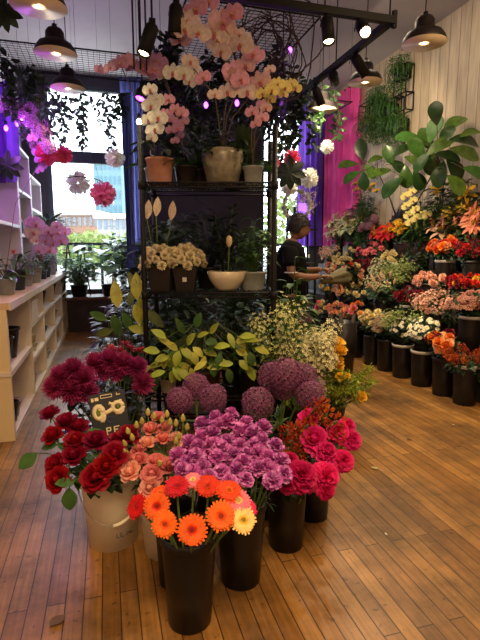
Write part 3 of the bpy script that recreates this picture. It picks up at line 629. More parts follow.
# zz plant in cream bowl
t = thing('potted_plant', rk(.555, .16, 1.135), 'dark upright plant in a wide cream bowl on the middle shelf', 'potted plant')
b = MB(); b.lathe([(.06, 0), (.085, .02), (.125, .08), (.14, .135), (.135, .138), (.12, .09), (.01, .085)], 0, 36); b.build('bowl', CREAMC, t)
b = MB()
for k in range(14):
    a = ru(0, 6.28); e = V((math.cos(a) * ru(.03, .14), math.sin(a) * ru(.03, .12), ru(.36, .62))); b.tube([(e.x * .2, e.y * .2, .09), (e.x * .5, e.y * .5, e.z * .6), e], .004, 0, 5)
    for j in range(12): tt = .35 + .65 * j / 12; b.blade(V((e.x, e.y, e.z)) * tt, V((math.cos(a + 1.5 * (-1) ** j), math.sin(a + 1.5 * (-1) ** j), .5)), (0, 0, 1), .075, .03, 0, .4, 4)
b.build('foliage', G_NIGHT, t)
b = MB(); b.lathe([(.001, .30), (.012, .31), (.022, .335), (.02, .37), (.001, .385)], 0, 8, (-.01, -.11, 0)); b.tube([(-.01, -.08, .09), (-.01, -.11, .31)], .003, 1, 5); b.build('flower_bud', [petal('cream_tan', (.55, .42, .25)), STEM], t)
# white chrysanthemums in two black square pots
WH = petal('cream_white', (0.78, 0.70, 0.48), .08); wmm = variants(p_mum, 'bloom', [WH, G_MID], 2, R=.034, rows=7, m=13, narrow=.5)
for u, lb, cx in ((.095, 'left of a pair on the middle shelf', 0), (.27, 'right of the shelf pair, with price tag', 1)):
    t = thing('potted_chrysanthemum', rk(u, .10, 1.135), 'white chrysanthemum in black square pot, ' + lb, 'potted plant', 'potted white chrysanthemums', rz=rrz)
    b = MB(); b.add([(-.06, -.06, 0), (.06, -.06, 0), (.06, .06, 0), (-.06, .06, 0), (-.082, -.082, .17), (.082, -.082, .17), (.082, .082, .17), (-.082, .082, .17), (-.076, -.076, .17), (.076, -.076, .17), (.076, .076, .17), (-.076, .076, .17), (-.07, -.07, .13), (.07, -.07, .13), (.07, .07, .13), (-.07, .07, .13)],
        [(3, 2, 1, 0)] + [(a, (a + 1) % 4, (a + 1) % 4 + 4, a + 4) for a in range(4)] + [(a + 4, (a + 1) % 4 + 4, (a + 1) % 4 + 8, a + 8) for a in range(4)] + [(a + 8, (a + 1) % 4 + 8, (a + 1) % 4 + 12, a + 12) for a in range(4)] + [(12, 13, 14, 15)]); b.build('pot', BLACKP, t, smooth=False)
    if cx: b = MB(); b.box((.0, -.084, .085), (.028, .003, .03), 0, Quaternion((1, 0, 0), .13)); b.build('price_tag', mat('tag', (.55, .55, .5), .6), t, smooth=False)
    b = MB(); leafy(b, 60, .13, .10, .06, .03, 0, .8, (0, 0, .13)); b.build('foliage', G_DARK, t)
    for d in fib(26, -.1):
        link('bloom', wmm[int(rnd() * 2)], t, mtx=frame_mtx((d.x * .12, d.y * .11, .18 + d.z * .12), d + V((0, -.3, .3)), ru(.9, 1.15), ru(0, 6)))
# peace lily
t = thing('peace_lily', rk(.06, .27, 1.135), 'peace lily with two pale spathes at the left post of the rack', 'potted plant')
pot_mb(.07, .085, .13).build('pot', BLACKP, t); b = MB(); leafy(b, 30, .16, .3, .17, .05, 0, .9, (0, 0, .1), .6); b.build('foliage', G_DARK, t)
for px, py in ((156, 204), (171, 208), (147, 207)):
    p = at(px, py + 12, 3.2) - t.location; b = MB(); b.tube([(0, 0, .1), (p.x * .6, p.y * .6, p.z * .6), p], .003, 1, 5); b.blade(p, (.1, 0, 1), -CF + V((.4, 0, 0)), .13, .055, 0, -.2, 7, .5, .45, base=.2); b.ball(p + V((0, 0, .04)) - CF * .01, .008, 0, 6, 5, (1, 1, 4)); b.build('flower', [petal('spathe', (.72, .62, .42)), STEM], t)
# small white pot low behind the left post
plant('potted_foliage', rk(.13, .10, .405) + V((-.0, .0, 0)), 'small leafy plant in a white pot at the left end of the low shelf', .06, .10, CREAMC, 40, .12, .22, .1, .035, G_MID)

# ---- top shelf pots and orchids
ORP = petal('orchid_peach', (0.60, 0.38, 0.36), .12); ORC = petal('orchid_cream', (0.64, 0.52, 0.45), .10); ORY = petal('orchid_ivory', (0.60, 0.60, 0.52), .08); ORM = petal('orchid_mauve', (0.34, 0.17, 0.27), .15); ORK = petal('orchid_pink', (0.60, 0.31, 0.40), .12); ORYL = petal('orchid_yellow', (0.74, 0.66, 0.22), .1)
LIP = petal('lip', (0.48, 0.12, 0.16)); LIPY = petal('lip_yellow', (.75, .45, .08))
def om(m): return p_orchid().mesh('orchid_bloom', [m, LIP, LIPY])
OM = dict(p=om(ORP), c=om(ORC), y=om(ORY), m=om(ORM), k=om(ORK), l=om(ORYL))
def orchid(loc, label, potfn, potm, spikes, D=3.15, leaves=6, lz=.16):
    t = thing('potted_orchid', loc, label, 'potted orchid')
    potfn().build('pot', potm, t)
    for k in range(leaves):
        b = MB(); a = k * 2.4 + .5; b.blade((0, 0, lz), (math.cos(a), math.sin(a), .8), (0, 0, 1), .24, .075, 0, 1.3, 8, .25, .5, base=.4); b.build('leaf', G_GLOSS, t)
    for sp in spikes:
        pl = [(at(x, y, D + ru(-.06, .06)) - V(loc), c, s) for (x, y, c, s) in sp]
        b = MB(); pts = [V((0, 0, lz)), V((pl[0][0].x * .3, pl[0][0].y * .3 + .03, lz + max(.1, (pl[0][0].z - lz)) * .55))] + [p + CF * .03 for p, _, _ in pl]
        b.tube(pts, .0035, 0, 5); o = b.build('flower_spike', mat('spike', (.10, .07, .03), .5), t)
        for p, c, s in pl:
            f = -CF + V((ru(-.5, .5), 0, ru(-.35, .25)))
            q = f.to_track_quat('Z', 'Y'); link('bloom', OM[c], o, mtx=Matrix.Translation(p) @ q.to_matrix().to_4x4() @ Matrix.Rotation(ru(-.4, .4), 4, 'Z') @ Matrix.Scale(s * D / FPX / .10, 4))
def vase_big():
    b = MB(); b.lathe([(.085, 0), (.11, .02), (.135, .12), (.145, .2), (.137, .235), (.128, .238), (.12, .2), (.001, .19)], 0, 40)
    return b
orchid(rk(.53, .20, 1.865), 'large orchid with many peach and cream blooms in a glazed stone vase', vase_big, GLAZ,
       [[(215, 95, 'c', 15), (203, 78, 'k', 17), (190, 62, 'c', 18), (181, 40, 'p', 23), (188, 22, 'c', 26), (196, 10, 'k', 26), (208, 2, 'k', 22)],
        [(232, 75, 'p', 17), (222, 52, 'c', 20), (214, 35, 'c', 25), (199, 34, 'c', 24), (184, 30, 'c', 22), (178, 15, 'p', 18)],
        [(240, 80, 'k', 20), (245, 66, 'p', 21), (254, 55, 'k', 22), (241, 46, 'c', 26), (228, 38, 'p', 26), (222, 24, 'p', 30), (232, 15, 'k', 24)],
        [(260, 82, 'p', 22), (247, 92, 'c', 22), (228, 92, 'c', 20), (234, 72, 'k', 24), (218, 42, 'c', 24), (240, 37, 'c', 24)]], 3.1, 6, .2)
orchid(rk(.27, .20, 1.865), 'orchid with mauve and ivory blooms in a dark pot behind the terracotta pot', lambda: pot_mb(.06, .075, .13), BLACKP,
       [[(176, 110, 'k', 13), (168, 100, 'k', 15), (182, 113, 'k', 14), (172, 120, 'm', 13), (178, 128, 'm', 13), (167, 114, 'k', 13), (184, 122, 'm', 12), (170, 130, 'm', 10), (180, 136, 'm', 10), (175, 141, 'm', 9)],
        [(158, 62, 'm', 20), (148, 72, 'm', 18), (143, 66, 'm', 18), (155, 70, 'm', 17), (132, 66, 'm', 18)],
        [(165, 75, 'y', 18), (173, 73, 'y', 20), (184, 75, 'y', 20), (192, 72, 'y', 24), (190, 82, 'y', 14)]], 3.15, 5, .12)
orchid(rk(.055, .22, 1.865), 'ivory orchid at the left end of the top rack shelf', lambda: pot_mb(.055, .07, .12), GREYC,
       [[(150, 90, 'y', 15), (156, 100, 'y', 17), (151, 106, 'y', 18), (158, 118, 'y', 19), (149, 120, 'y', 17), (155, 130, 'y', 19), (152, 138, 'y', 12)], [(120, 64, 'm', 17), (110, 68, 'm', 14), (128, 60, 'k', 16), (100, 70, 'm', 12)]], 3.1, 4, .11)
orchid(rk(.74, .18, 1.865), 'yellow cymbidium and pink orchid in a small grey pot at the right post', lambda: pot_mb(.055, .067, .125), GREYC,
       [[(262, 105, 'k', 12), (270, 100, 'l', 13), (262, 94, 'l', 14), (272, 90, 'l', 14), (278, 84, 'l', 14), (285, 88, 'l', 14), (291, 84, 'l', 13), (296, 88, 'l', 12), (283, 94, 'l', 12), (268, 84, 'l', 12)],
        [(252, 112, 'k', 14), (262, 118, 'k', 14), (256, 124, 'k', 12), (266, 108, 'p', 12), (270, 70, 'c', 12)]], 3.15, 4, .11)
plant('potted_plant', rk(.105, .12, 1.865), 'dark leafy plant in a terracotta pot at the left of the top shelf', 0.092, .165, TERRA, 22, .17, .16, .17, .07, G_NIGHT, 1.2)
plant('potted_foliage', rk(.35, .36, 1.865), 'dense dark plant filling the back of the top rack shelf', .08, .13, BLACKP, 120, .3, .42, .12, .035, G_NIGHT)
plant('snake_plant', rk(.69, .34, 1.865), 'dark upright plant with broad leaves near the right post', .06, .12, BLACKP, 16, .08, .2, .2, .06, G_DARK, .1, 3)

# ---- left of rack: green/yellow edged leaves, bromeliads
t = thing('potted_plant', (0.05, 3.42, 0), 'tall plant with yellow edged pointed leaves left of the rack post', 'potted plant')
pot_mb(.10, .13, .26).build('pot', BLACKP, t); st = MB()
for px, py, L, dz, dx in ((118, 300, .2, 1, -.1), (123, 320, .16, -1, .4), (112, 322, .18, -.9, .3), (134, 312, .19, -1, .4), (137, 292, .2, 1, .0), (129, 298, .12, 1, .2), (140, 305, .2, -1, .1), (135, 282, .14, 1, -.3), (108, 312, .15, .4, -.9), (146, 318, .18, -.6, .6), (128, 335, .15, -.2, .8), (113, 338, .15, -.2, -.8)):
    p = at(px, py + 8 * (1 if dz > 0 else -1), 3.3) - t.location; b = MB(); b.blade((0, 0, 0), CR * dx + V((0, 0, dz)), -CF + V((.2, 0, .1)), L, L * .42, 0, .35, 7, .25, .4, base=.05)
    b.build('leaf', random.choice((G_LIME, G_OLIVE, G_YEL, G_MID)), t, loc=p); st.tube([(0, 0, .22), (p.x * .4, p.y * .4, p.z * .6), p], .003, 0, 4)
leafy(st, 70, .24, .65, .14, .05, 0, 1, (0, 0, .22)); st.build('foliage', G_DARK, t)
BRO = petal('bromeliad', (0.42, 0.05, 0.07))
t = thing('bromeliad', (0.04, 3.08, 0), 'low spiky plant with rosy red bracts behind the magenta chrysanthemums', 'potted plant')
pot_mb(.10, .13, .2).build('pot', BLACKP, t); b = MB(); leafy(b, 60, .22, .42, .14, .03, 0, .9, (0, 0, .15)); b.build('foliage', G_DARK, t)
for px, py in ((112, 350), (120, 352), (131, 350), (139, 352), (126, 346), (146, 354), (105, 356)):
    p = at(px, py, 3.05) - t.location; b = MB(); ringpet(b, 9, .055, .02, .7, 0, 0, .5, 0, rnd(), .3, seg=3); ringpet(b, 6, .04, .016, 1.2, 0, 0, .3, 0, seg=3); b.tube([(0, 0, 0), -V((p.x * .7, p.y * .7, p.z - .18))], .003, 1, 4); b.build('flower', [BRO, STEM], t, loc=p)

# ---- right of rack: sprays of small white / yellow flowers, freesia bucket
FR = bucket((1.70, 3.33), .10, .125, .2, 'short dark green bucket holding yellow freesias, standing alone on the floor', mat('green_black', (.012, .02, .014), .4), band=mat('green_rim', (.10, .13, .08), .4))
BF = (1.70, 3.33, .115); B3 = (1.42, 3.52, .12); B4 = (1.30, 2.95, .12)
bucket(B3, .10, .125, .34, 'black bucket of white wax flowers behind the freesias'); bucket(B4, .10, .125, .34, 'black bucket of yellow green sprays right of the rack')
YE = petal('yellow', (0.85, 0.50, 0.03)); frm = p_rose(.03).mesh('freesia_bloom', [YE, G_LIME]); frb = MB()
for k in range(7): frb.lathe([(.001, 0), (.004, .008), (.003, .016), (.001, .022)], 0, 6, (k * .006, 0, .003 * k))
for k in range(10): frb.blade((0, 0, -.01 * k), rdir(.4), rdir(), .05, .012, 0, .5, 3)
frb = frb.mesh('freesia_bud', [G_LIME])
for px, py, D, s in ((337, 345, 3.5, 1.3), (333, 350, 3.5, 1.2), (340, 353, 3.45, 1.2), (336, 362, 3.45, 1.3), (341, 378, 3.4, .9), (346, 377, 3.4, .7), (361, 397, 3.4, .9), (338, 368, 3.45, 1.0), (334, 341, 3.52, .9)):
    cut_flower('freesia', frm, at(px, py, D), BF, 'yellow freesia flower above the short dark green bucket', 'flower', 'yellow freesias in the short bucket', None, s, .002, 2, G_OLIVE, .12, .012, hz=.2)
for k in range(46):
    px, py = ru(324, 372), ru(368, 396); px += (py - 366) * .15; p = at(px, py, ru(3.3, 3.6))
    cut_flower('freesia_bud_spray', frb, p, BF, 'budding green freesia stem arching out of the short bucket', 'flower stem', 'budding freesia stems', None, ru(.8, 1.4), .002, 4, G_OLIVE if k % 2 else G_LIME, .09, .012, hz=.2, part='bud')
WX = petal('wax_white', (0.82, 0.78, 0.46), .1); YG = petal('yellow_green', (0.72, 0.72, 0.32), .1); ASP = petal('plum', (.16, .05, .12))
def p_spray(R=.05, n=26, fr=.006):
    b = MB()
    for d in fib(n, -.3):
        c = V((d.x * R, d.y * R, d.z * R * 1.3 + R)) * ru(.6, 1.05); b.tube([(0, 0, 0), c * .5, c], .0008, 1, 3, False)
        q = zto(d + V((0, 0, .3))); 
        for k in range(4): a = k * PI / 2; b.add([c, c + q @ V((math.cos(a - .5), math.sin(a - .5), .3)) * fr, c + q @ V((math.cos(a), math.sin(a), .4)) * fr * 1.5, c + q @ V((math.cos(a + .5), math.sin(a + .5), .3)) * fr], [(0, 1, 2, 3)], 0)
    for k in range(7): b.blade((0, 0, R * ru(0, 1)), rdir(.3), (0, 0, 1), R * .9, R * .2, 1, .5, 3)
    return b
wxm = variants(p_spray, 'spray', [WX, G_OLIVE], 2, R=.06, n=34, fr=.009); ygm = variants(p_spray, 'spray', [YG, G_MID], 2, R=.06, n=20, fr=.008); pum = variants(p_spray, 'spray', [ASP, G_OLIVE], 1, R=.05, n=26, fr=.009)
for k in range(40):
    t_ = rnd(); px = ru(282, 330); py = ru(330, 372) ; cut_flower('wax_flower', wxm[k % 2], at(px, py, ru(3.15, 3.5)) - V((0, 0, .06)), B3, 'airy white wax flower spray between the alliums and the freesias', 'flower', 'white wax flower sprays', (ru(-.3, .3), -.2, 1), ru(.9, 1.3), .002, 3, G_OLIVE, .07, .015)
for k in range(26):
    px = ru(252, 300); py = ru(306, 366); cut_flower('goldenrod', ygm[k % 2], at(px, py, ru(3.0, 3.35)) - V((0, 0, .06)), B4, 'yellow green flower spray beside the right rack post', 'flower', 'yellow green sprays beside the rack', (ru(-.3, .3), -.2, 1), ru(.9, 1.3), .002, 4, G_OLIVE if k % 2 else G_LIME, .08, .02)
for px, py in ((304, 320), (308, 325), (300, 326)):
    cut_flower('statice', pum[0], at(px, py, 3.4), B3, 'plum coloured flower tuft above the white wax flowers', 'flower', 'plum tufts above the wax flowers', (0, 0, 1), .7, .002, 1)
for lc, lb, H, R, m, n in (((1.36, 3.35, 0), 'tall green plant between the rack and the man', 1.25, .16, G_MID, 150), ((1.52, 3.75, 0), 'leafy green plant standing in front of the man', .85, .22, G_OLIVE, 130), ((.55, 4.05, 0), 'large dark plant on the floor behind the rack', 1.5, .38, G_DARK, 240), ((1.08, 3.95, 0), 'dark green bush on the floor behind the right side of the rack', 1.35, .3, G_DARK, 200), ((.12, 4.3, 0), 'dark bush behind the left rack post', .9, .28, G_NIGHT, 120)):
    plant('floor_plant', lc, lb, .13, .24, BLACKP, n, R, H, .15, .055, m)
for x, y, s, lb in ((.46, 3.95, .45, 'x'),): pass

# ================================================================ tiered flower display on the right
STW = DARKW
t = thing('display_stand', (3.9, 5.8, 0), 'dark stepped display stand carrying rows of flower buckets along the board wall', 'display stand')
for x0, h in ((3.31, .40), (3.60, .65), (3.89, .92), (4.13, 1.15)):
    b = MB(); x1 = {3.31: 3.60, 3.60: 3.89, 3.89: 4.13, 4.13: 4.47}[x0]; b.box(((x0 + x1) / 2 - 3.9, 0, h / 2), (x1 - x0, 6.0, h)); b.build('step', STW, t, smooth=False)
Gd = G_DARK
def tierproto(fn, mats, name, leafmat=Gd, st=.22, lv=6, LL=.08, **k):
    out = []
    for _ in range(2):
        b = fn(**k); n0 = len(mats); b2 = MB(); stem_mb(b2, (0, 0, -st), (0, 0, 0), .0022, lv, 0, LL, LL * .4, lo=.3, n=4)
        b.v_off = len(b.v); b.add(b2.v, b2.f, n0); out.append(b.mesh(name, list(mats) + [leafmat]))
    return out
def pc(n, c): return petal(n, c, .2)
COL = dict(rust=(.50, .09, .02), peach=(.85, .42, .18), red=(.55, .015, .012), white=(.78, .74, .56), beige=(.36, .26, .15), cream=(.80, .66, .32), orange=(.80, .22, .03), pinkp=(.75, .20, .22), dusty=(.52, .24, .17), burg=(.17, .010, .022), prot=(.66, .38, .24), ppink=(.78, .42, .32), yell=(.82, .52, .05), plum=(.05, .015, .025), lav=(.30, .14, .20), salm=(.72, .26, .17), gwhite=(.62, .62, .34), pgreen=(.26, .34, .10))
PR = {}
def pr(kind, col):
    if (kind, col) in PR: return PR[(kind, col)]
    m = pc('t_' + col, COL[col]); yc = pc('t_yell', COL['yell'])
    f = dict(mum=lambda: tierproto(p_mum, [m, Gd], 'mum', R=.035, rows=5, m=12, narrow=.4), ruf=lambda: tierproto(p_ruffle, [m, Gd], 'ruffled', R=.034, layers=4, n=8), rose=lambda: tierproto(p_rose, [m, Gd], 'rose', R=.03), ger=lambda: tierproto(p_gerbera, [m, yc, DC, Gd], 'gerbera', R=.045),
             lily=lambda: tierproto(p_lily, [m, yc, pc('t_rust', COL['rust'])], 'lily', R=.105, LL=.12), bud=lambda: tierproto(p_lilybud, [m], 'lily_bud', R=.085, LL=.12), clus=lambda: tierproto(p_cluster, [m, Gd], 'yarrow', R=.045), plume=lambda: tierproto(p_plume, [m, Gd], 'plume', R=.04), daisy=lambda: tierproto(p_daisy, [m, yc], 'daisy', R=.017, LL=.05), spray=lambda: tierproto(p_spray, [m, G_OLIVE], 'spray', R=.06, n=30, fr=.01), ball=lambda: tierproto(p_allium, [m, ALC], 'ball', R=.045))[kind]
    PR[(kind, col)] = f(); return PR[(kind, col)]
NAMES = dict(mum='chrysanthemum', ruf='carnation', rose='garden_rose', ger='gerbera', lily='lily', bud='lily_bud', clus='yarrow', plume='celosia', daisy='daisy', spray='filler_flower', ball='allium')
WORD = dict(rust='rust orange', peach='peach', red='red', white='white', beige='beige brown', cream='cream', orange='orange', pinkp='rosy pink', dusty='dusty pink', burg='burgundy', prot='pinkish tan', ppink='pale pink', yell='yellow', plum='deep plum', lav='mauve', salm='salmon', gwhite='greenish white', pgreen='pale green')
RIMW = mat('white_rim', (.42, .39, .34), .4)
# px, py of the bunch centre, half width and half height in pixels, [(kind, colour, count)], place
TIERS = [
 (3.17, 0.0, [
  (467, 358, 15, 8, [('plume', 'rust', 22)], 'at the near end, floor row', 1),
  (446, 341, 12, 8, [('ger', 'peach', 5), ('rose', 'orange', 4), ('rose', 'burg', 3)], 'second bucket, floor row', 0),
  (424, 327, 12, 12, [('daisy', 'white', 46)], 'third bucket, floor row', 1),
  (404, 326, 9, 11, [('daisy', 'white', 16), ('spray', 'pgreen', 4)], 'fourth bucket, floor row', 1),
  (388, 322, 8, 12, [('clus', 'beige', 7), ('mum', 'cream', 4)], 'mid floor row', 0),
  (374, 317, 9, 8, [('mum', 'cream', 13)], 'past the beige bunch, floor row', 0),
  (356, 311, 10, 8, [('mum', 'orange', 4), ('mum', 'peach', 5), ('ruf', 'pinkp', 4)], 'near the far end, floor row', 0),
  (340, 310, 9, 8, [('ruf', 'salm', 5), ('mum', 'yell', 4), ('ruf', 'peach', 4)], 'ninth bucket, floor row', 0), (328, 306, 8, 7, [('ruf', 'pinkp', 5), ('mum', 'cream', 5)], 'at the far end, floor row', 0)]),
 (3.45, .40, [
  (472, 300, 13, 9, [('clus', 'dusty', 16)], 'near end, lowest step', 1),
  (438, 306, 14, 8, [('clus', 'dusty', 5), ('spray', 'ppink', 7)], 'second bucket, lowest step', 1),
  (411, 294, 12, 7, [('ruf', 'burg', 14)], 'mid lowest step', 1),
  (384, 286, 10, 8, [('bud', 'prot', 8), ('spray', 'gwhite', 3)], 'fourth bucket, lowest step', 0),
  (361, 290, 10, 7, [('mum', 'cream', 10)], 'fifth bucket, lowest step', 0),
  (346, 288, 8, 8, [('ruf', 'ppink', 7), ('mum', 'peach', 4)], 'sixth bucket, lowest step', 0), (332, 284, 9, 7, [('mum', 'cream', 6), ('mum', 'yell', 3)], 'far end, lowest step', 0)]),
 (3.75, .65, [
  (468, 281, 16, 6, [('ruf', 'red', 9), ('ruf', 'burg', 8), ('mum', 'yell', 2)], 'near end, second step', 0),
  (431, 279, 13, 8, [('mum', 'ppink', 18)], 'above the daisies, second step', 0),
  (404, 275, 10, 10, [('spray', 'pgreen', 10)], 'mid second step', 0),
  (386, 271, 8, 6, [('spray', 'gwhite', 4), ('mum', 'cream', 3)], 'fourth bucket, second step', 0),
  (367, 265, 9, 6, [('ruf', 'burg', 11)], 'fifth bucket, second step', 0),
  (350, 274, 9, 8, [('ruf', 'ppink', 11)], 'sixth bucket, second step', 0), (336, 268, 9, 7, [('ruf', 'salm', 6), ('mum', 'cream', 5)], 'far end, second step', 0)]),
 (4.01, .92, [
  (474, 249, 11, 8, [('ruf', 'red', 7), ('plume', 'burg', 7)], 'near end, third step', 0),
  (446, 246, 13, 7, [('ruf', 'red', 10), ('rose', 'orange', 6), ('ruf', 'peach', 4), ('mum', 'pinkp', 3)], 'white rimmed bucket, third step', 1),
  (415, 256, 9, 12, [('plume', 'plum', 14)], 'beside the red bunch, third step', 0),
  (394, 256, 9, 7, [('mum', 'cream', 14)], 'mid third step', 0),
  (370, 250, 10, 7, [('ruf', 'pinkp', 8), ('ruf', 'burg', 5)], 'fifth bucket, third step', 0),
  (348, 255, 10, 7, [('mum', 'cream', 10)], 'sixth bucket, third step', 0), (332, 256, 9, 7, [('spray', 'ppink', 4), ('mum', 'cream', 7)], 'far end, third step', 0)]),
 (4.28, 1.15, [
  (470, 222, 12, 12, [('lily', 'salm', 8), ('bud', 'salm', 6)], 'near end, top step', 0),
  (446, 226, 12, 9, [('bud', 'salm', 9), ('lily', 'prot', 3)], 'above the red bunch, top step', 0),
  (424, 226, 9, 9, [('bud', 'pgreen', 12)], 'third bucket, top step', 0),
  (402, 228, 9, 7, [('mum', 'yell', 12), ('rose', 'yell', 3)], 'below the yellow orchids, top step', 0),
  (387, 232, 10, 6, [('lily', 'red', 7), ('mum', 'yell', 5)], 'mid top step', 0),
  (371, 228, 7, 8, [('ball', 'lav', 7)], 'beside the red lilies, top step', 0),
  (354, 222, 10, 12, [('lily', 'gwhite', 8), ('bud', 'gwhite', 8)], 'towards the pink curtain, top step', 0),
  (338, 228, 8, 12, [('lily', 'gwhite', 5), ('bud', 'gwhite', 5), ('spray', 'ppink', 4)], 'far end, top step', 0)])]
ordn = ['floor row', 'lowest step', 'second step', 'third step', 'top step']
for ti, (X, z0, bl) in enumerate(TIERS):
    lastY = None
    for (px, py, hw, hh, kinds, where, rim) in bl:
        P = atX(px, py, X); Y = P.y; hY = abs(atX(px - hw, py, X).y - atX(px + hw, py, X).y) / 2; hZ = hh * P.y / .96 / FPX
        hY = min(hY, .30)
        if lastY is not None and Y - lastY < .26: Y = lastY + .26
        lastY = Y
        w0 = WORD[kinds[0][1]]; k0 = NAMES[kinds[0][0]].replace('_', ' ')
        r1 = .12 if X < 4.2 else .115
        h = max(.30, min(.38, P.z - z0 - .05)) if True else .38
        bucket((X, Y), r1 * .82, r1 - .006, h, 'black bucket of %s %s flowers, %s' % (w0, k0, where), group='buckets on the flower display', band=RIMW if rim else None, z=z0)
        for kind, col, n in kinds:
            ms = pr(kind, col); nm = NAMES[kind]
            lb = '%s %s %s' % (WORD[col], nm.replace('_', ' '), where)
            for k in range(int(n * 1.5 + .5)):
                for _ in range(8):
                    a, c = ru(-1, 1), ru(-1, 1)
                    if a * a + c * c < 1: break
                dep = math.sqrt(max(0, 1 - a * a - c * c)) * .12 * (1 if rnd() < .8 else -.5) - c * .07
                p = V((X - dep, Y + a * hY, P.z + c * hZ))
                if X < 3.3: p.x = X - dep
                p.x = min(p.x, 4.25 if ti == 4 else 4.31)
                ax = V((-dep * 3 - .25 - (.3 if kind in ('ger', 'lily') else 0), a * .35 - .12, .7 - (.3 if kind in ('ger', 'lily', 'daisy') else 0)))
                if ti == 4 and kind in ('lily', 'bud'): ax.x = max(ax.x, -.22)
                o = link(nm, ms[k % 2], mtx=frame_mtx(p, ax, ru(.95, 1.3) * (1 + .03 * ti), ru(0, 6.28)))
                tag(o, lb, 'flower', '%s %ss %s' % (WORD[col], nm.replace('_', ' '), where))
# extra leafy filler behind the top row
for px, py, lb, m, H, R, n in ((470, 195, 'leafy green lily plant at the near end against the boards', G_OLIVE, .55, .2, 150), (446, 190, 'dense dark green plant under the fig leaves', G_DARK, .5, .2, 150), (425, 200, 'dark green foliage plant beside the pleated black fan', G_DARK, .4, .17, 110)):
    p = atX(px, 236, 4.28); plant('floor_plant' if 0 else 'potted_foliage', (4.28, p.y + .13, 1.16), lb, .06, .2, BLACKP, int(n * 1.8), R, H + .55, .16, .055, G_MID if m is G_DARK else m, .7)
yl = p_lily(.09, .7).mesh('lily_bloom', [YE, YE, pc('t_rust', COL['rust'])])
for px, py, s, lb in ((466, 193, 1.3, 'open yellow lily high at the near end under the fig leaves'), (437, 190, .9, 'small yellow lily left of the large open yellow one'), (450, 213, 1.0, 'orange yellow lily above the salmon lilies'), (462, 208, .8, 'orange yellow lily just below the open yellow one')):
    p = atX(px, py, 4.2); o = thing('lily', (4.27, p.y, 1.3), lb, 'flower', 'yellow lilies'); f = (CO - p).normalized() + V((0, 0, .2)); link('bloom', yl, o, mtx=frame_mtx(p - o.location, f, s)); b = MB(); stem_mb(b, (0, 0, 0), p - o.location, .003, 5, 0, .1, .025); b.build('stem', G_OLIVE, o)
# yellow orchid spike
for k, (px, py) in enumerate([(412, 192), (405, 196), (413, 201), (406, 206), (415, 210), (408, 215), (416, 218), (423, 215), (410, 222), (427, 215)]):
    p = atX(px, py, 4.1); o = thing('yellow_orchid_flower', (4.2, p.y, 1.32), 'yellow orchid flower before the black fan leaf', 'flower', 'yellow orchid spike flowers'); link('bloom', OM['l'], o, mtx=frame_mtx(p - o.location, (CO - p).normalized() + V((0, 0, .2)), 1.3)); b = MB(); b.tube([(0, 0, 0), (-.02, 0, (p.z - 1.32) * .6), p - o.location], .003); b.build('stem', STEM, o)
# pleated black fan leaves
p = atX(402, 228, 4.36); t = thing('fan_palm_leaf', (4.36, p.y, 1.4), 'black pleated fan shaped palm leaf standing against the boards', 'leaf')
b = MB()
for k in range(9):
    a = -1.1 + k * .27; b.blade((0, 0, .25), (-.05, -math.sin(a), math.cos(a) + .2), (-1, 0, 0), .42, .09, 0, .05, 6, .5, .75, base=.1)
b.tube([(0, 0, 0), (0, 0, .3)], .006); b.build('blade', mat('charcoal_leaf', (.035, .033, .035), .4), t)
# yellow topped green shrub
p = atX(365, 225, 4.28); t = thing('potted_shrub', (4.28, p.y + .1, 1.155), 'dark green shrub topped with small orange yellow flowers near the curtain', 'potted plant')
pot_mb(.07, .09, .2).build('pot', BLACKP, t); b = MB(); leafy(b, 330, .26, 1.25, .14, .055, 0, .7, (0, 0, .17)); clampx(b, t.location.x); b.build('foliage', G_MID, t)
cl = p_cluster(R=.045, n=26, s=.22).mesh('flower_cluster', [YE, G_MID])
for px, py in ((355, 184), (361, 181), (367, 183), (373, 185), (362, 187), (370, 189), (356, 190), (376, 191), (366, 178)):
    p = atX(px, py, 4.15); link('flower_cluster', cl, t, mtx=frame_mtx(p - t.location, (-.3, 0, 1), 1.3))
# fiddle leaf fig
FP = atX(402, 230, 4.3); t = thing('fiddle_leaf_fig', (4.33, FP.y, 1.155), 'large fiddle leaf fig with broad glossy leaves spreading in front of the board wall', 'potted tree')
pot_mb(.10, .125, .25).build('pot', BLACKP, t)
FL = [(433, 130, .2, 1, 1.1), (435, 114, -.2, .8, .9), (452, 123, .7, .9, 1.1), (410, 137, -1, .2, 1.1), (464, 139, 1, .1, 1.2), (463, 153, 1, -.3, 1.1), (417, 150, -.4, .5, 1.0), (361, 151, -.3, 1, 1.1), (349, 164, -1, 0, 1.1), (352, 175, -1, -.4, 1.0), (363, 180, 0, -1, .9), (374, 159, .8, .5, .8), (389, 156, -.4, .9, .9), (400, 151, .7, .6, .9), (382, 172, -.9, -.2, 1.0), (405, 176, 0, -1, 1.0), (392, 184, -1, -.6, 1.2), (414, 161, .8, -.3, 1.0), (430, 162, .2, -.7, 1.1), (455, 169, .7, -.7, 1.0), (455, 184, .8, -.8, .9), (439, 173, -.3, -.8, 1.0), (421, 160, -.6, -.5, .9), (438, 147, .4, .3, 1.1), (445, 136, .2, .9, .9), (397, 166, .3, -.2, .9), (370, 171, .5, -.7, .8), (426, 140, -.4, .7, 1.0), (447, 156, .8, -.1, 1.0), (469, 132, .9, .5, .8), (474, 172, .9, -.3, .9), (418, 180, .5, -.9, .9)]
FIG = [leafm('fig_a', (0.045, 0.115, 0.02), .25), leafm('fig_b', (0.02, 0.06, 0.014), .28), leafm('fig_c', (0.10, 0.20, 0.03), .25)]
st = MB(); hub1 = atX(437, 165, 4.1) - t.location; hub2 = atX(378, 172, 4.15) - t.location
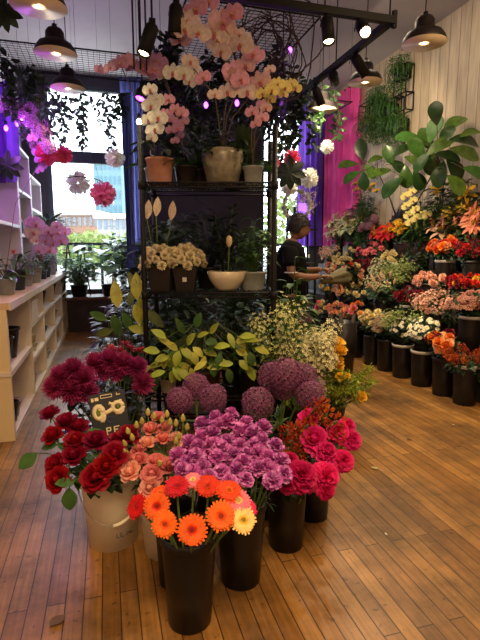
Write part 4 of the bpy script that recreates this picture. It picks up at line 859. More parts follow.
st.tube([(0, 0, .2), (-.02, .02, .6), hub1.lerp(V((0, 0, .6)), .4), hub1, hub1 + V((0, 0, .3))], [.014, .013, .011, .009, .006]); st.tube([(0, 0, .2), (0, .1, .6), hub2.lerp(V((0, 0, .6)), .4), hub2, hub2 + V((0, .05, .2))], [.013, .012, .01, .008, .005])
for i, (px, py, dx, dz, s) in enumerate(FL):
    X = ru(3.9, 4.25); hub = hub2 if px < 408 else hub1; p = atX(px, py, X) - t.location; sL = .33 * s; d = (CR * dx + V((0, 0, dz))).normalized()
    q = p - d * sL * .45; q.x = min(q.x, 4.36 - t.location.x)
    if q.x + d.x * sL + t.location.x > 4.4: d.x = -.1
    b = MB(); b.blade((0, 0, 0), d - CF * .15, (-.75, -.6, .75), sL, sL * .62, 0, .6 * ru(.4, 1.3), 9, .22, .62, base=.12, tip=.15); b.build('leaf', FIG[(i * 7) % 3], t, loc=q)
    st.tube([hub + V((0, 0, ru(-.15, .3))), hub.lerp(q, .6) + V((0, 0, .05)), q], .004, 0, 4)
st.build('trunk', BARK, t)
# black wall planter rack with ferns
WPt = atX(386, 100, 4.4); t = thing('wall_planter_rack', (4.49, 6.9, 3.2), 'black metal wall rack of small planters with hanging ferns and open squares', 'wall planter')
def sq(b, y, z, w, h, d=.14):
    for x in (-.01, -d):
        for (a, c) in (((y - w / 2, z), (y + w / 2, z)), ((y - w / 2, z + h), (y + w / 2, z + h)), ((y - w / 2, z), (y - w / 2, z + h)), ((y + w / 2, z), (y + w / 2, z + h))): b.tube([(x, a[0], a[1]), (x, c[0], c[1])], .009, 0, 4)
    for yy in (y - w / 2, y + w / 2):
        for zz in (z, z + h): b.tube([(-.01, yy, zz), (-d, yy, zz)], .009, 0, 4)
P0 = t.location
def yz(px, py): q = atX(px, py, 4.38); return q.y - P0.y, q.z - P0.z
b = MB()
for px, py, w_, h_ in ((401, 95, .3, .4), (401, 112, .3, .25), (385, 128, .3, .3), (372, 126, .35, .3), (392, 118, .3, .28), (365, 128, .35, .4), (378, 134, .3, .2)): sq(b, *yz(px, py), w_, h_)
b.build('frame', BLACKM, t)
for px, py in ((401, 73), (399, 127), (383, 125), (389, 112), (369, 126), (378, 102)):
    y_, z_ = yz(px, py); b = MB(); b.box((-.085, y_, z_), (.14, .24, .2)); o = b.build('planter_box', BLACKM, t, smooth=False)
    b = MB()
    for k in range(60):
        a = ru(0, 6.28); ln = ru(.15, .5); e = b.blade((-.085 + ru(-.04, .02), y_ + ru(-.1, .1), z_ + .1), (-abs(math.cos(a)) * .6, math.sin(a), .7), (0, 0, 1), ln, .012, 0, 2.6, 6, .3, .5)
        for j in range(9): b.blade(V((-.085 - ru(0, .16), y_ + ru(-.22, .22), z_ + ru(-.28, .24))), rdir(-.5), rdir(), ru(.04, .08), .016, 0, .8, 2)
    b.build('fern', G_MID if rnd() < .5 else G_OLIVE, t)

# ================================================================ pendant lamps
SHADE = mat('lamp_shade_black', (0.012, 0.009, 0.010), .4, .3); LINING = mat('lamp_lining', (0.75, 0.62, 0.42), .4); BULB = mat('bulb_glow', (1, .9, .7), .3, emit=(1, .80, .45), es=22)
def pendant(P, label, D=.32, purple=False, power=PEND):
    t = thing('pendant_lamp', P, label, 'pendant lamp', 'pendant lamps'); R = D / 2
    b = MB(); o_ = [(R * 1.03, -.005), (R, .005), (R * .95, .03), (R * .8, .065), (R * .52, .088), (R * .46, .094), (R * .44, .15), (R * .34, .175), (R * .12, .19), (R * .12, .21), (.002, .212)]
    b.lathe(o_, 0, 40); b.build('shade', SHADE, t)
    b = MB(); b.lathe([(R * 1.02, -.006), (R * .97, .003), (R * .92, .026), (R * .77, .06), (R * .45, .082), (R * .1, .086)], 0, 40); b.build('shade_lining', LINING, t)
    b = MB(); b.ball((0, 0, .035), .052, 0, 16, 10, (1, 1, .8)); b.build('bulb', BULB, t)
    b = MB(); b.tube([(0, 0, .21), (0, 0, ZC - P[2] - .03)], .004, 0, 6); b.build('cord', BLACKM, t)
    b = MB(); b.lathe([(.05, ZC - P[2] - .035), (.05, ZC - P[2]), (.001, ZC - P[2])], 0, 16); b.build('ceiling_cap', BLACKM, t)
    l = bpy.data.lights.new('lamp_glow', 'SPOT'); l.energy = power; l.color = WARM; l.spot_size = 2.4; l.spot_blend = .6; l.shadow_soft_size = .05
    lo = bpy.data.objects.new('lamp_glow', l); C.objects.link(lo); lo.parent = t; lo.location = (0, 0, -.03)
    l2 = bpy.data.lights.new('lamp_inner', 'POINT'); l2.energy = 1.2; l2.color = WARM; l2.shadow_soft_size = .02
    lo = bpy.data.objects.new('lamp_inner', l2); C.objects.link(lo); lo.parent = t; lo.location = (0, 0, -.022)
PL = [((-.33, 3.28, 2.87), 'nearest lamp in the left row, cut by the top edge'), ((-.32, 4.23, 2.96), 'second lamp in the left row, with purple glow inside'), ((-.29, 5.10, 2.97), 'furthest lamp in the left row, hanging before the window vines'),
      ((2.36, 3.28, 2.96), 'nearest lamp in the right row, alone before the board wall'), ((2.48, 4.33, 3.03), 'middle lamp in the right row, beside the black track'), ((2.37, 5.05, 2.96), 'furthest lamp in the right row, beneath two track spots')]
for i, (P, lb) in enumerate(PL):
    pendant(P, 'black domed pendant lamp, ' + lb, power=PEND * (.5 if i < 3 else 1.7))
# ---- track lighting
TZ = 3.12; TC = V((2.13, 3.36, TZ))
t = thing('lighting_track', TC, 'black lighting track in an L shape hung on rods from the ceiling', 'lighting track')
b = MB(); b.box((-.95, 0, 0), (1.95, .05, .05)); b.build('rail', BLACKM, t, smooth=False); b = MB(); b.box((0, 1.3, 0.0), (.05, 2.6, .05)); b.build('rail', BLACKM, t, smooth=False)
b = MB(); b.box((.02, 0, .01), (.03, .03, .12)); b.build('corner_joint', BLACKM, t, smooth=False)
for x, y in ((-.02, 0), (-.55, 0), (-.95, 0), (-1.6, 0), (0, .9), (0, 2.3)): b = MB(); b.tube([(x, y, .02), (x, y, ZC - TZ)], .006, 0, 6); b.build('rod', BLACKM, t)
SPOTC = mat('spot_glow', (1, .9, .6), .3, emit=(1, .72, .35), es=25); PURG = mat('purple_glow', (.6, .1, 1), .3, emit=(.45, .05, 1), es=12)
def spot(base, d, label, glow=SPOTC, L=.19, r=.045, hang=.03, power=9, col=WARM):
    t = thing('track_spotlight', base, label, 'spotlight', 'track spotlights'); d = V(d).normalized(); c = V((0, 0, -hang))
    b = MB(); b.tube([(0, 0, 0), c], .008, 0, 6); b.box((0, 0, -.01), (.04, .04, .03)); b.build('stem', BLACKM, t)
    m = MB(); m.lathe([(.001, 0), (r * .8, .003), (r, .02), (r, L), (r * .9, L), (r * .85, L - .02), (.001, L - .022)], 0, 20); o = m.build('housing', BLACKM, t); o.matrix_basis = frame_mtx(c - d * .01, d)
    m = MB(); m.lathe([(r * .8, L - .018), (r * .5, L - .005), (.001, L)], 0, 16); m.build('bulb', glow, o)
    if abs(base[2] - TZ) > .1: m = MB(); m.tube([(0, 0, 0), (0, 0, ZC - base[2])], .006, 0, 6); m.build('rod', BLACKM, t)
    m = MB(); m.tube([c + V((r * 1.1 * math.cos(a), 0, -.06 + .07 * math.sin(a))) for a in [PI * k / 8 for k in range(9)]], .004, 0, 5); m.build('yoke', BLACKM, t)
    l = bpy.data.lights.new('spot_light', 'SPOT'); l.energy = power; l.color = col; l.spot_size = 1.3; l.spot_blend = .5; l.shadow_soft_size = .03
    lo = bpy.data.objects.new('spot_light', l); C.objects.link(lo); lo.parent = t; lo.location = c + d * (L + .02); lo.rotation_euler = (-d).to_track_quat('Z', 'Y').to_euler()
def trackx(px): 
    q = atY(px, 12, TC.y); return V((q.x, TC.y, TZ - .025))
def tracky(px, py): q = atX(px, py, TC.x); return V((TC.x, q.y, TZ - .025))
spot(trackx(327), (.0, -.25, -1), 'black cylinder spotlight hanging straight down from the cross rail', power=30)
spot(trackx(361), (-.2, -.9, -.8), 'black spotlight glaring straight at the camera from the cross rail', power=30)
spot(tracky(355, 50), (.75, .1, -.8), 'black spotlight tilted down right, just above the middle right lamp', power=110)
spot(tracky(333, 72), (.65, 1, -.12), 'black spotlight on the long rail, upper of the pair by the far lamp', power=260)
spot(tracky(315, 90), (.6, .2, -1), 'black spotlight on the long rail, lower of the pair by the far lamp', power=50)
q = at(152, 20, 3.0); spot(q, (-.35, -.1, -1), 'black spotlight left of the orchids with a warm glow, hung on long rods', hang=.04, L=.2)
t = thing('hanging_rods', q, 'bundle of thin black rods hanging left of the orchids', 'rods')
for dx in (-.12, -.08, -.04, 0): b = MB(); b.tube([(dx, .02, -.3 if dx else 0), (dx, .02, ZC - q.z)], .006, 0, 6); b.build('rod', BLACKM, t)
q = at(176, 2, 3.05); spot(q, (-.1, -.2, -1), 'dark unlit spotlight above the left orchids', BLACKM, L=.2, power=.1)
q = at(142, 84, 3.8); spot(q, (-.3, -.4, -1), 'spotlight with a violet glow beside the purple curtain', PURG, L=.1, power=25, col=(.5, .1, 1), hang=.05)
# string bulbs
for px, py, D, g, lb in ((139, 122, 3.6, SPOTC, 'small warm round bulb left of the ivory orchid'), (155, 126, 3.6, SPOTC, 'small warm round bulb behind the ivory orchid'), (290, 50, 4.2, PURG, 'violet string bulb hanging beside the twisted vines'), (283, 92, 4.3, PURG, 'violet string bulb low beside the yellow cymbidium'), (206, 105, 4, PURG, 'violet string bulb between the orchid stems'), (237, 103, 4, PURG, 'violet string bulb above the glazed vase'), (22, 118, 5.0, PURG, 'violet string bulb above the left cubbies'), (6, 128, 4.4, PURG, 'violet string bulb at the left edge above the cubbies'), (32, 100, 5.8, PURG, 'violet string bulb among the left vines')):
    p = at(px, py, D); t = thing('string_bulb', p, lb, 'light bulb'); b = MB(); b.ball((0, 0, 0), .018, 0, 10, 8, (1, 1, 1.4)); b.build('bulb', g, t); b = MB(); b.lathe([(.014, .03), (.014, .06), (.002, .065)], 0, 8); b.tube([(0, 0, .06), (0, 0, ZC - p.z)], .002, 0, 4); b.build('socket', BLACKM, t)
    l = bpy.data.lights.new('bulb_light', 'POINT'); l.energy = 14 if px < 60 else 1.2; l.color = (.55, .12, 1) if g is PURG else WARM; l.shadow_soft_size = .03; lo = bpy.data.objects.new('bulb_light', l); C.objects.link(lo); lo.parent = t; lo.location = (0, 0, -.05)

# ================================================================ hanging grids and vines
def grid(x0, x1, y0, y1, z, label, s=.055):
    t = thing('wire_grid_panel', (x0, y0, z), label, 'wire grid'); b = MB(); W, D = x1 - x0, y1 - y0
    for k in range(int(W / s) + 1): b.tube([(k * s, 0, 0), (k * s, D, 0)], .003, 0, 3, False)
    for k in range(int(D / s) + 1): b.tube([(0, k * s, .004), (W, k * s, .004)], .003, 0, 3, False)
    b.build('mesh', BLACKM, t)
    b = MB()
    for a, c in (((0, 0, 0), (W, 0, 0)), ((W, 0, 0), (W, D, 0)), ((W, D, 0), (0, D, 0)), ((0, D, 0), (0, 0, 0))): b.tube([a, c], .008, 0, 5)
    b.build('border', BLACKM, t)
    for x, y in ((.02, .02), (W - .02, .02), (.02, D - .02), (W - .02, D - .02)): b = MB(); b.tube([(x, y, 0), (x, y, ZC - z)], .003, 0, 4); b.build('hanger', BLACKM, t)
grid(-1.25, .62, 5.0, 5.75, 3.3, 'black wire grid hung from the ceiling above the left window, trailing vines')
grid(.66, 1.76, 3.82, 6.6, 3.3, 'large black wire grid hung above the orchids and twisted vines')
grid(2.3, 3.2, 5.9, 6.9, 3.35, 'small black wire grid hung beyond the lighting track')
def vine(x, y, z, L, label, m, dens=26, s=.075, w=.03):
    t = thing('hanging_vine', (x, y, z), label, 'hanging plant', 'hanging vines'); pts = [V((0, 0, 0))]; n_ = 8
    for k in range(n_): pts.append(pts[-1] + V((ru(-.03, .03), ru(-.03, .03), -L / n_)))
    b = MB(); b.tube(pts, .003, 0, 4); b.build('stem', BARK, t); b = MB()
    for k in range(int(dens * 2.8 * L / .7)):
        i = (math.floor(rnd() * n_ * 3.4) / 3.4 + rnd() * .1) % n_; p = pts[int(i)].lerp(pts[int(i) + 1], i % 1); d = rdir(-.5); b.blade(p + d * ru(0, w), d, rdir(), s * ru(.6, 1.3), s * .6, 0, .6, 3, .2, .45)
    b.build('foliage', m, t)
vcount = 0
for px, ytop, ybot, D, m, dn in [(4, 55, 120, 4.9, G_NIGHT, 40), (14, 50, 135, 5.2, G_VINE, 40), (24, 55, 110, 5.4, G_DARK, 40), (33, 58, 125, 5.2, G_VINE, 40), (42, 60, 135, 5.4, G_BLUE, 36), (49, 60, 118, 5.5, G_BLUE, 34), (58, 62, 147, 5.6, G_BLUE, 26), (65, 66, 105, 5.6, G_BLUE, 24), (72, 66, 96, 5.7, G_BLUE, 24), (80, 66, 148, 5.6, G_BLUE, 28), (89, 66, 124, 5.7, G_BLUE, 22), (96, 66, 100, 5.7, G_BLUE, 26), (105, 66, 150, 5.6, G_BLUE, 26), (112, 66, 104, 5.7, G_DARK, 26), (119, 62, 120, 5.6, G_DARK, 30), (28, 75, 100, 4.8, G_DARK, 50), (10, 80, 112, 4.6, G_DARK, 50), (37, 62, 100, 4.9, G_VINE, 40), (20, 66, 125, 4.9, G_VINE, 40)]:
    p = at(px, ytop, D); q = at(px, ybot, D); ln = p.z - q.z; z0 = min(3.29, p.z); vcount += 1
    m = G_VINE if m is G_BLUE else m; vine(p.x, p.y, 3.29 if abs(p.z - 3.29) < .5 else z0, max(.3, (3.29 if abs(p.z - 3.29) < .5 else z0) - q.z), 'trailing small leaved vine, %s side of the window' % ('left' if px < 60 else 'right'), m, dn)
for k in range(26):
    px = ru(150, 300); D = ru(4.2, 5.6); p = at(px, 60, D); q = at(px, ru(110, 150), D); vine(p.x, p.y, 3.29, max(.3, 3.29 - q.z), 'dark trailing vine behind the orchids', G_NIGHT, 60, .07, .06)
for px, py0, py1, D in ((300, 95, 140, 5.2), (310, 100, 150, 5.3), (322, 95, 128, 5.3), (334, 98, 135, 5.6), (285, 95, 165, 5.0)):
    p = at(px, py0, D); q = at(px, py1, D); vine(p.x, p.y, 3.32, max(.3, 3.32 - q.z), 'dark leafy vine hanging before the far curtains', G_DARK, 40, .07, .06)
# twisted willow tangle
p = at(265, 50, 3.9); t = thing('twisted_willow_wreath', p, 'tangle of twisted brown vines and hoops hung right of the orchids', 'vine wreath')
b = MB()
for k in range(13):
    r = ru(.14, .36); o = V((ru(-.12, .12), ru(-.15, .15), ru(-.12, .1))); ax = V((ru(-.6, .6), -1, ru(-.4, .4))); q = zto(ax); pts = []
    for i in range(26): a = i * PI / 11; rr = r * (1 + .12 * math.sin(3 * a + k)); pts.append(o + q @ V((rr * math.cos(a), rr * 1.2 * math.sin(a), .05 * math.sin(5 * a))))
    b.tube(pts, .006, 0, 4)
b.tube([(0, 0, .3), (0, 0, ZC - p.z)], .003, 0, 4); b.build('twigs', mat('twig', (.05, .028, .022), .8), t)

# ================================================================ hanging paper flowers, wreath, curtains
def pompom(px, py, D, wpx, m, label, name='paper_pompom', kind=0):
    p = at(px, py, D); R = wpx * D / FPX / 2; t = thing(name, p, label, 'hanging decoration')
    b = MB()
    for d in fib(90): b.blade(d * R * .2, d + rdir() * .25, rdir(), R * .9, R * .4, 0, .3, 3, .3, .8, .6, .12)
    b.build('ruffle', m, t); b = MB(); b.tube([(0, 0, 0), (0, 0, ZC - p.z)], .0015, 0, 3); b.build('thread', BLACKM, t)
PAK = mat('paper_pink', (.88, .28, .46), .8, trans=.5); PAW = mat('paper_white', (.9, .9, .86), .8, trans=.75); PAR = mat('paper_rose', (.82, .12, .22), .8, trans=.4)
pompom(47, 154, 5.3, 21, PAR, 'bright pink paper flower hanging left, next to the smaller pink one'); pompom(64, 155, 5.5, 16, PAR, 'smaller pink paper flower just right of the bright pink one'); pompom(78, 183, 5.6, 22, PAW, 'white paper pompom inside the wire hoop'); pompom(103, 194, 5.5, 24, PAK, 'pink paper pompom hanging before the window beside the hoop'); pompom(115, 158, 5.2, 18, PAW, 'white paper pompom in front of the purple curtain')
pompom(292, 158, 4.5, 16, PAR, 'crimson paper flower right of the rack among black leaves'); pompom(309, 178, 5, 19, PAW, 'white paper pompom above the man'); pompom(289, 186, 5, 17, PAW, 'white paper pompom between the rack and the wreath'); pompom(327, 147, 5.5, 13, PAW, 'small white paper flower before the pink curtain'); pompom(275, 163, 4.2, 10, PAR, 'small crimson paper flower at the right rack post')
# hoop
p = at(82, 187, 5.6); t = thing('wire_hoop', p, 'thin wire hoop hanging around the white pompom', 'hoop'); b = MB(); rr = 24 * 5.6 / FPX
b.tube([(rr * math.cos(a), rr * .8 * math.sin(a), -.30 * rr * math.sin(a)) for a in [2 * PI * i / 32 for i in range(33)]], .006, 0, 5); b.build('ring', BLACKM, t)
for a in (0.6, 2.6, 4.5): b = MB(); b.tube([(rr * math.cos(a), rr * .8 * math.sin(a), -.3 * rr * math.sin(a)), (0, 0, 1.0), (0, 0, ZC - p.z)], .002, 0, 3); b.build('thread', BLACKM, t)
# white wreath
p = at(297, 205, 5.2); t = thing('wreath', p, 'pale leafy ring wreath hanging before the window above the man', 'wreath'); b = MB(); R = 14 * 5.2 / FPX
for k in range(150): a = ru(0, 6.28); c = V((R * math.cos(a), 0, R * math.sin(a))); b.blade(c, V((-math.sin(a), ru(-.5, .5), math.cos(a))) + rdir() * .7, rdir(), .06, .03, 0, .4, 3)
b.tube([(R * math.cos(a), 0, R * math.sin(a)) for a in [2 * PI * i / 24 for i in range(25)]], .008, 0, 5); b.build('ring', mat('pale_leaf', (.45, .45, .42), .7, trans=.3), t); b = MB(); b.tube([(0, 0, R), (0, 0, ZC - p.z)], .0015, 0, 3); b.build('thread', BLACKM, t)
# dark leaves cluster (artificial)
for px, py, D, s, lb in ((290, 172, 4.4, 1, 'cluster of black leaves hanging under the crimson paper flower'), (8, 165, 4.6, .9, 'black winged paper ornament hanging at the left by the cubbies'), (4, 12, 3.0, .7, 'dark spiky leaf tuft at the top left corner')):
    p = at(px, py, D); t = thing('leaf_ornament', p, lb, 'hanging decoration'); b = MB()
    for k in range(8): a = k * .8; b.blade((0, 0, 0), CR * math.cos(a) + V((0, 0, math.sin(a) - .2)), -CF, .17 * s, .08 * s, 0, .4, 5)
    b.build('leaf', G_NIGHT, t); b = MB(); b.tube([(0, 0, 0), (0, 0, ZC - p.z)], .0015, 0, 3); b.build('thread', BLACKM, t)
def curtain(name, a, c, z0, z1, m, label, amp=.05, waves=9, ins=0.0, gather=1.0, flare=0):
    t = thing(name, ((a[0] + c[0]) / 2, (a[1] + c[1]) / 2, z0), label, 'curtain'); a = V((*a, 0)); c = V((*c, 0)); d = (c - a); L_ = d.length; d.normalize(); nn = V((-d.y, d.x, 0)); o = V(t.location); nx, nz = 90, 24; vs = []
    for j in range(nz + 1):
        v = j / nz; z = z0 + (z1 - z0) * v; g = gather + (1 - gather) * abs(v - .35) * 1.5
        g = min(1, g)
        for i in range(nx + 1):
            u = i / nx; uu = (u - .5) * g + .5 + flare * (1 - v) * (u - .5); f = amp * math.sin(waves * 2 * PI * u + 1.5 * math.sin(3 * v)) + amp * .4 * math.sin(waves * 4.6 * PI * u + 4 * v)
            p = a + d * L_ * uu + nn * f; vs.append((p.x - o.x, p.y - o.y, z - z0))
    b = MB(); b.add(vs, [(j * (nx + 1) + i, j * (nx + 1) + i + 1, (j + 1) * (nx + 1) + i + 1, (j + 1) * (nx + 1) + i) for j in range(nz) for i in range(nx)]); b.build('fabric', m, t)
    b = MB(); b.tube([(a.x - o.x, a.y - o.y, z1 - z0), (c.x - o.x, c.y - o.y, z1 - z0)], .012, 0, 6); b.build('rod', BLACKM, t)
PINKF = mat('pink_sheer', (0.95, 0.12, 0.50), .6, .3, .1, 6, trans=.35); PURF = mat('purple_sheer', (0.20, 0.08, 0.50), .6, .3, .1, 6, trans=.5); BLUF = mat('indigo_sheer', (0.10, 0.11, 0.30), .6, .3, .1, 6, trans=.5)
curtain('curtain', (4.36, 9.1), (4.40, 7.85), 1.5, 4.35, PINKF, 'bright pink sheer curtain draped in the far corner beside the board wall', .05, 7)
curtain('curtain', (3.80, 9.12), (4.35, 9.12), 1.5, 4.4, PURF, 'violet sheer curtain beside the pink one in the far corner', .05, 4)
curtain('curtain', (.34, 9.0), (.74, 8.9), .9, 4.4, BLUF, 'indigo sheer curtain gathered left of the wire rack', .06, 4, gather=.7)
curtain('curtain', (.24, 6.2), (.36, 6.15), 1.2, 3.29, BLUF, 'purple sheer curtain strip hanging nearest the rack', .04, 3, gather=.8)
curtain('curtain', (-1.28, 6.3), (-.95, 6.1), 2.2, 3.29, PURF, 'purple sheer drape hanging above the left cubby wall', .05, 3)
# lilac spike flowers draping left
ps = p_spray(R=.05, n=30, fr=.014).mesh('blossom_tuft', [petal('lilac', (.62, .28, .58)), G_OLIVE])
for k, (px, py) in enumerate([(10, 100), (18, 106), (26, 112), (32, 118), (38, 122), (42, 130), (44, 138), (46, 146), (41, 143), (36, 130), (22, 104), (14, 110)]):
    p = at(px, py, 4.9); t = thing('lilac_blossom', p, 'lilac pink blossom tuft in the arching garland at upper left', 'flower', 'arching lilac garland'); link('blossom', ps, t, mtx=frame_mtx((0, 0, 0), rdir(-.3), 1.3)); b = MB(); b.tube([(0, 0, 0), (-.03, 0, .1), (0, 0, 3.3 - p.z)], .002, 0, 4); b.build('stem', STEM, t)

# ================================================================ left counter shelf
LAV = mat('lavender_panel', (0.55, 0.42, 0.62), .5, var=.06, scale=3); WHP = mat('white_panel', (0.72, 0.68, 0.68), .5, var=.04, scale=3)
OAK = mat('pale_wood_top', (0.62, 0.42, 0.26), .4, var=.1, scale=6)
CX0, CX1 = XL + .02, -.715; ZT = 1.04
t = thing('display_counter', (-1.0, 6.35, 0), 'long cream shelving counter with open compartments along the left wall', 'shelving unit'); O = V((-1.0, 6.35, 0))
def lb_(name, x0, x1, y0, y1, z0, z1, m=CREAM, par=None):
    b = MB(); b.box(((x0 + x1) / 2 - O.x, (y0 + y1) / 2 - O.y, (z0 + z1) / 2), (x1 - x0, y1 - y0, z1 - z0)); return b.build(name, m, par or t, smooth=False)
YS = [3.73, 4.78, 5.75, 6.94, 8.04, 8.95]
lb_('counter_top', CX0, CX1 + .02, 3.70, 9.0, ZT - .05, ZT, OAK); lb_('counter_edge', CX1 + .02, CX1 + .035, 3.70, 9.0, ZT - .055, ZT + .004)
for y in YS: lb_('divider', CX0, CX1, y - .02, y + .02, .04, ZT - .05)
lb_('end_panel', CX0, CX1 + .003, 3.695, 3.709, 0, ZT - .05, mat('cream_yellow', (.74, .60, .34), .5)); lb_('bottom_shelf', CX0, CX1, 3.75, 8.93, .0, .045)
lb_('end_rail', CX0, CX1 + .01, 3.68, 3.694, .50, .53, CREAM)
for i in range(5):
    y0, y1 = YS[i] + .02, YS[i + 1] - .02
    for z in ([.50] if i == 0 else [.36, .70]): lb_('shelf', CX0, CX1, y0, y1, z - .018, z + .018)
lb_('back_panel', CX0 - .012, CX0, 3.73, 8.95, .0, ZT - .05)
# things in the compartments
def cup(x, y, z, r, h, m, name, label, grp=None, cat='pot'):
    t = thing(name, (x, y, z), label, cat, grp); b = MB(); b.lathe([(r * .75, 0), (r, h * .9), (r * 1.06, h * .92), (r * 1.06, h), (r * .94, h), (r * .7, .01)], 0, 24); b.build('pot_wall', m, t)
    b = MB(); b.lathe([(r * 1.0, h * .93), (r * 1.1, h * .95), (r * 1.1, h), (r * 1.0, h)], 0, 24, closed=True); b.build('pot_rim', m, t)
for (y, z, r, h, m, lb) in ((4.0, .52, .10, .22, BLACKP, 'black pot in the near compartment, at the front end'), (4.3, .52, .12, .25, BLACKP, 'large black pot in the near compartment, right one'), (4.02, .05, .07, .16, BLACKP, 'small dark pot on the near bottom shelf, behind the beige one'), (4.15, .05, .09, .13, mat('tan_pot', (.42, .32, .24), .5), 'beige pot on the near bottom shelf'),
        (5.2, .38, .05, .09, CREAMC, 'cream mug in the second compartment, lower mug'), (5.05, .05, .07, .12, CREAMC, 'cream pot at the bottom of the second compartment'), (6.2, .72, .12, .2, BLACKP, 'black pot in the third compartment top'), (6.2, .38, .13, .1, BLACKP, 'wide black bowl in the third compartment'), (6.3, .05, .10, .12, CREAMC, 'cream bowl at the bottom of the third compartment'),
        (7.4, .72, .12, .2, BLACKP, 'black pot in the fourth compartment top'), (7.4, .38, .12, .16, BLACKP, 'black pot in the fourth compartment middle'), (7.5, .05, .1, .14, CREAMC, 'cream bowl at the bottom of the fourth compartment'), (8.5, .72, .12, .2, BLACKP, 'black pot in the fifth compartment top'), (8.45, .38, .12, .2, BLACKP, 'black pot in the fifth compartment middle'), (8.45, .05, .12, .2, BLACKP, 'black pot in the fifth compartment bottom')):
    cup(CX1 - r * 1.1 - .012, y, z, r, h, m, 'plant_pot', lb)
cup(CX1 - .067, 5.2, .472, .045, .08, CREAMC, 'mug', 'cream mug stacked on the lower mug'); 
b = MB(); b.box((0, 0, .09), (.24, .40, .18)); b.box((0, 0, .19), (.255, .42, .025)); o = thing('storage_box', (CX1 - .12, 5.1, .72), 'pale wooden storage box in the second compartment top', 'box'); b.build('box_body', CREAM, o, smooth=False)
# upper cubbies
def cubby(y0, y1, z0, z1, rows, label, x0=-1.33, x1=-1.0, backs=(LAV, WHP)):
    t = thing('wall_cubby', (x0, y0, z0), label, 'shelving unit'); W = x1 - x0; q = .018
    for y in (0, y1 - y0): b = MB(); b.box((W / 2, y + (q if y == 0 else -q), (z1 - z0) / 2), (W, 2 * q, z1 - z0)); b.build('side_panel', WHP, t, smooth=False)
    for k in range(rows + 1): b = MB(); b.box((W / 2, (y1 - y0) / 2, q + (z1 - z0 - 2 * q) * k / rows), (W - .002, y1 - y0 - .074, 2 * q)); b.build('shelf', WHP, t, smooth=False)
    for k in range(rows): b = MB(); b.box((.01, (y1 - y0) / 2, (z1 - z0) * (k + .5) / rows), (.015, y1 - y0 - .08, (z1 - z0) / rows - .06)); b.build('back_panel', backs[k % 2], t, smooth=False)
cubby(3.8, 5.05, ZT + .002, 3.2, 3, 'tall lavender backed cubby unit nearest the camera on the left wall'); cubby(5.08, 6.40, ZT + .002, 3.0, 3, 'lavender backed cubby unit, second along the left wall'); cubby(6.43, 7.45, ZT + .002, 2.72, 3, 'white framed cubby unit, third along the left wall'); cubby(7.48, 8.6, ZT + .002, 2.5, 3, 'lowest cubby unit, furthest along the left wall')
for y, z, lb in ((6.9, 1.62, 'dark bottle in the third cubby'), (7.1, 1.62, 'dark bottle right of the other in the third cubby'), (7.9, 2.04, 'red bottle in the furthest cubby')):
    o = thing('bottle', (-1.12, y, z), lb, 'bottle'); b = MB(); b.lathe([(.05, 0), (.05, .16), (.02, .22), (.018, .28)], 0, 14); b.build('bottle_body', mat('dark_glass', (.03, .05, .08), .15) if 'dark' in lb else mat('red_glass', (.35, .05, .06), .2), o)
    b = MB(); b.lathe([(.021, .28), (.021, .31)], 0, 10); b.build('cap', BLACKM, o)
# counter plants
BLUP = mat('navy_pot', (.02, .03, .045), .35); BROM = petal('brom_red', (.55, .05, .06))
def brom(t, h):
    b = MB(); ringpet(b, 8, .06, .022, 1.0, h + .12, 0, .5, 0, 0, .2, seg=3); ringpet(b, 6, .05, .02, 1.3, h + .15, 0, .4, 0, 0, .2, seg=3); b.tube([(0, 0, h), (0, 0, h + .14)], .005, 1, 5); b.build('flower', [BROM, STEM], t)
plant('potted_bromeliad', (-.85, 4.95, ZT), 'red bromeliad in a navy pot on the counter', .10, .19, BLUP, 34, .20, .18, .26, .034, G_MID, 1.6, .9, extra=brom)
plant('potted_plant', (-.88, 3.95, ZT), 'dark leafed plant in a black pot at the near end of the counter', .07, .15, BLUP, 20, .14, .15, .2, .03, G_DARK, 1.4, .9)
plant('potted_plant', (-.85, 5.98, ZT), 'strappy plant in a grey green pot on the counter behind the bromeliad', .12, .19, GREYC, 26, .2, .14, .24, .04, G_BLUE, 1.6, .7)
plant('potted_bromeliad', (-.83, 6.7, ZT), 'small red bromeliad on the counter beyond the grey green pot', .07, .12, BLUP, 40, .18, .25, .16, .035, G_MID, 1.2, .7, extra=brom)
plant('spiky_plant', (-.84, 7.9, ZT), 'spiky dracaena in a tall pot against the bright window', .09, .72, GREYC, 44, .1, .22, .46, .055, G_BLUE, 1.1, .9)
plant('potted_plant', (-.85, 7.2, ZT), 'leafy plant on the counter beside the pink orchids', .09, .14, BLUP, 60, .2, .3, .16, .05, G_BLUE, 1.2, .5)
# pink orchid on counter
orm2 = dict(OM); PKO = petal('orchid_lilac', (.55, .28, .52)); OM['q'] = om(PKO)
for loc, spikes, lb in (((-.85, 5.45, ZT), [[(40, 250, 'q', 15), (37, 240, 'p', 14), (33, 232, 'p', 17), (36, 224, 'q', 16), (31, 222, 'k', 13)], [(50, 250, 'q', 14), (46, 240, 'q', 15), (52, 235, 'q', 15), (58, 233, 'q', 17), (62, 240, 'q', 14), (54, 243, 'q', 16), (65, 232, 'q', 12), (48, 231, 'q', 13), (57, 226, 'q', 11)]], 'lilac pink orchids arching over the counter before the window'),
                  ((-.85, 4.45, ZT), [[(40, 160, 'q', 12), (38, 152, 'q', 12), (35, 145, 'q', 13), (43, 166, 'q', 11), (33, 138, 'k', 12), (40, 170, 'q', 10)]], 'tall lilac orchid spike reaching up beside the pink paper flower')):
    orchid(V(loc), lb, lambda: pot_mb(.07, .09, .14), GREYC, spikes, 5.3, 4, .12)

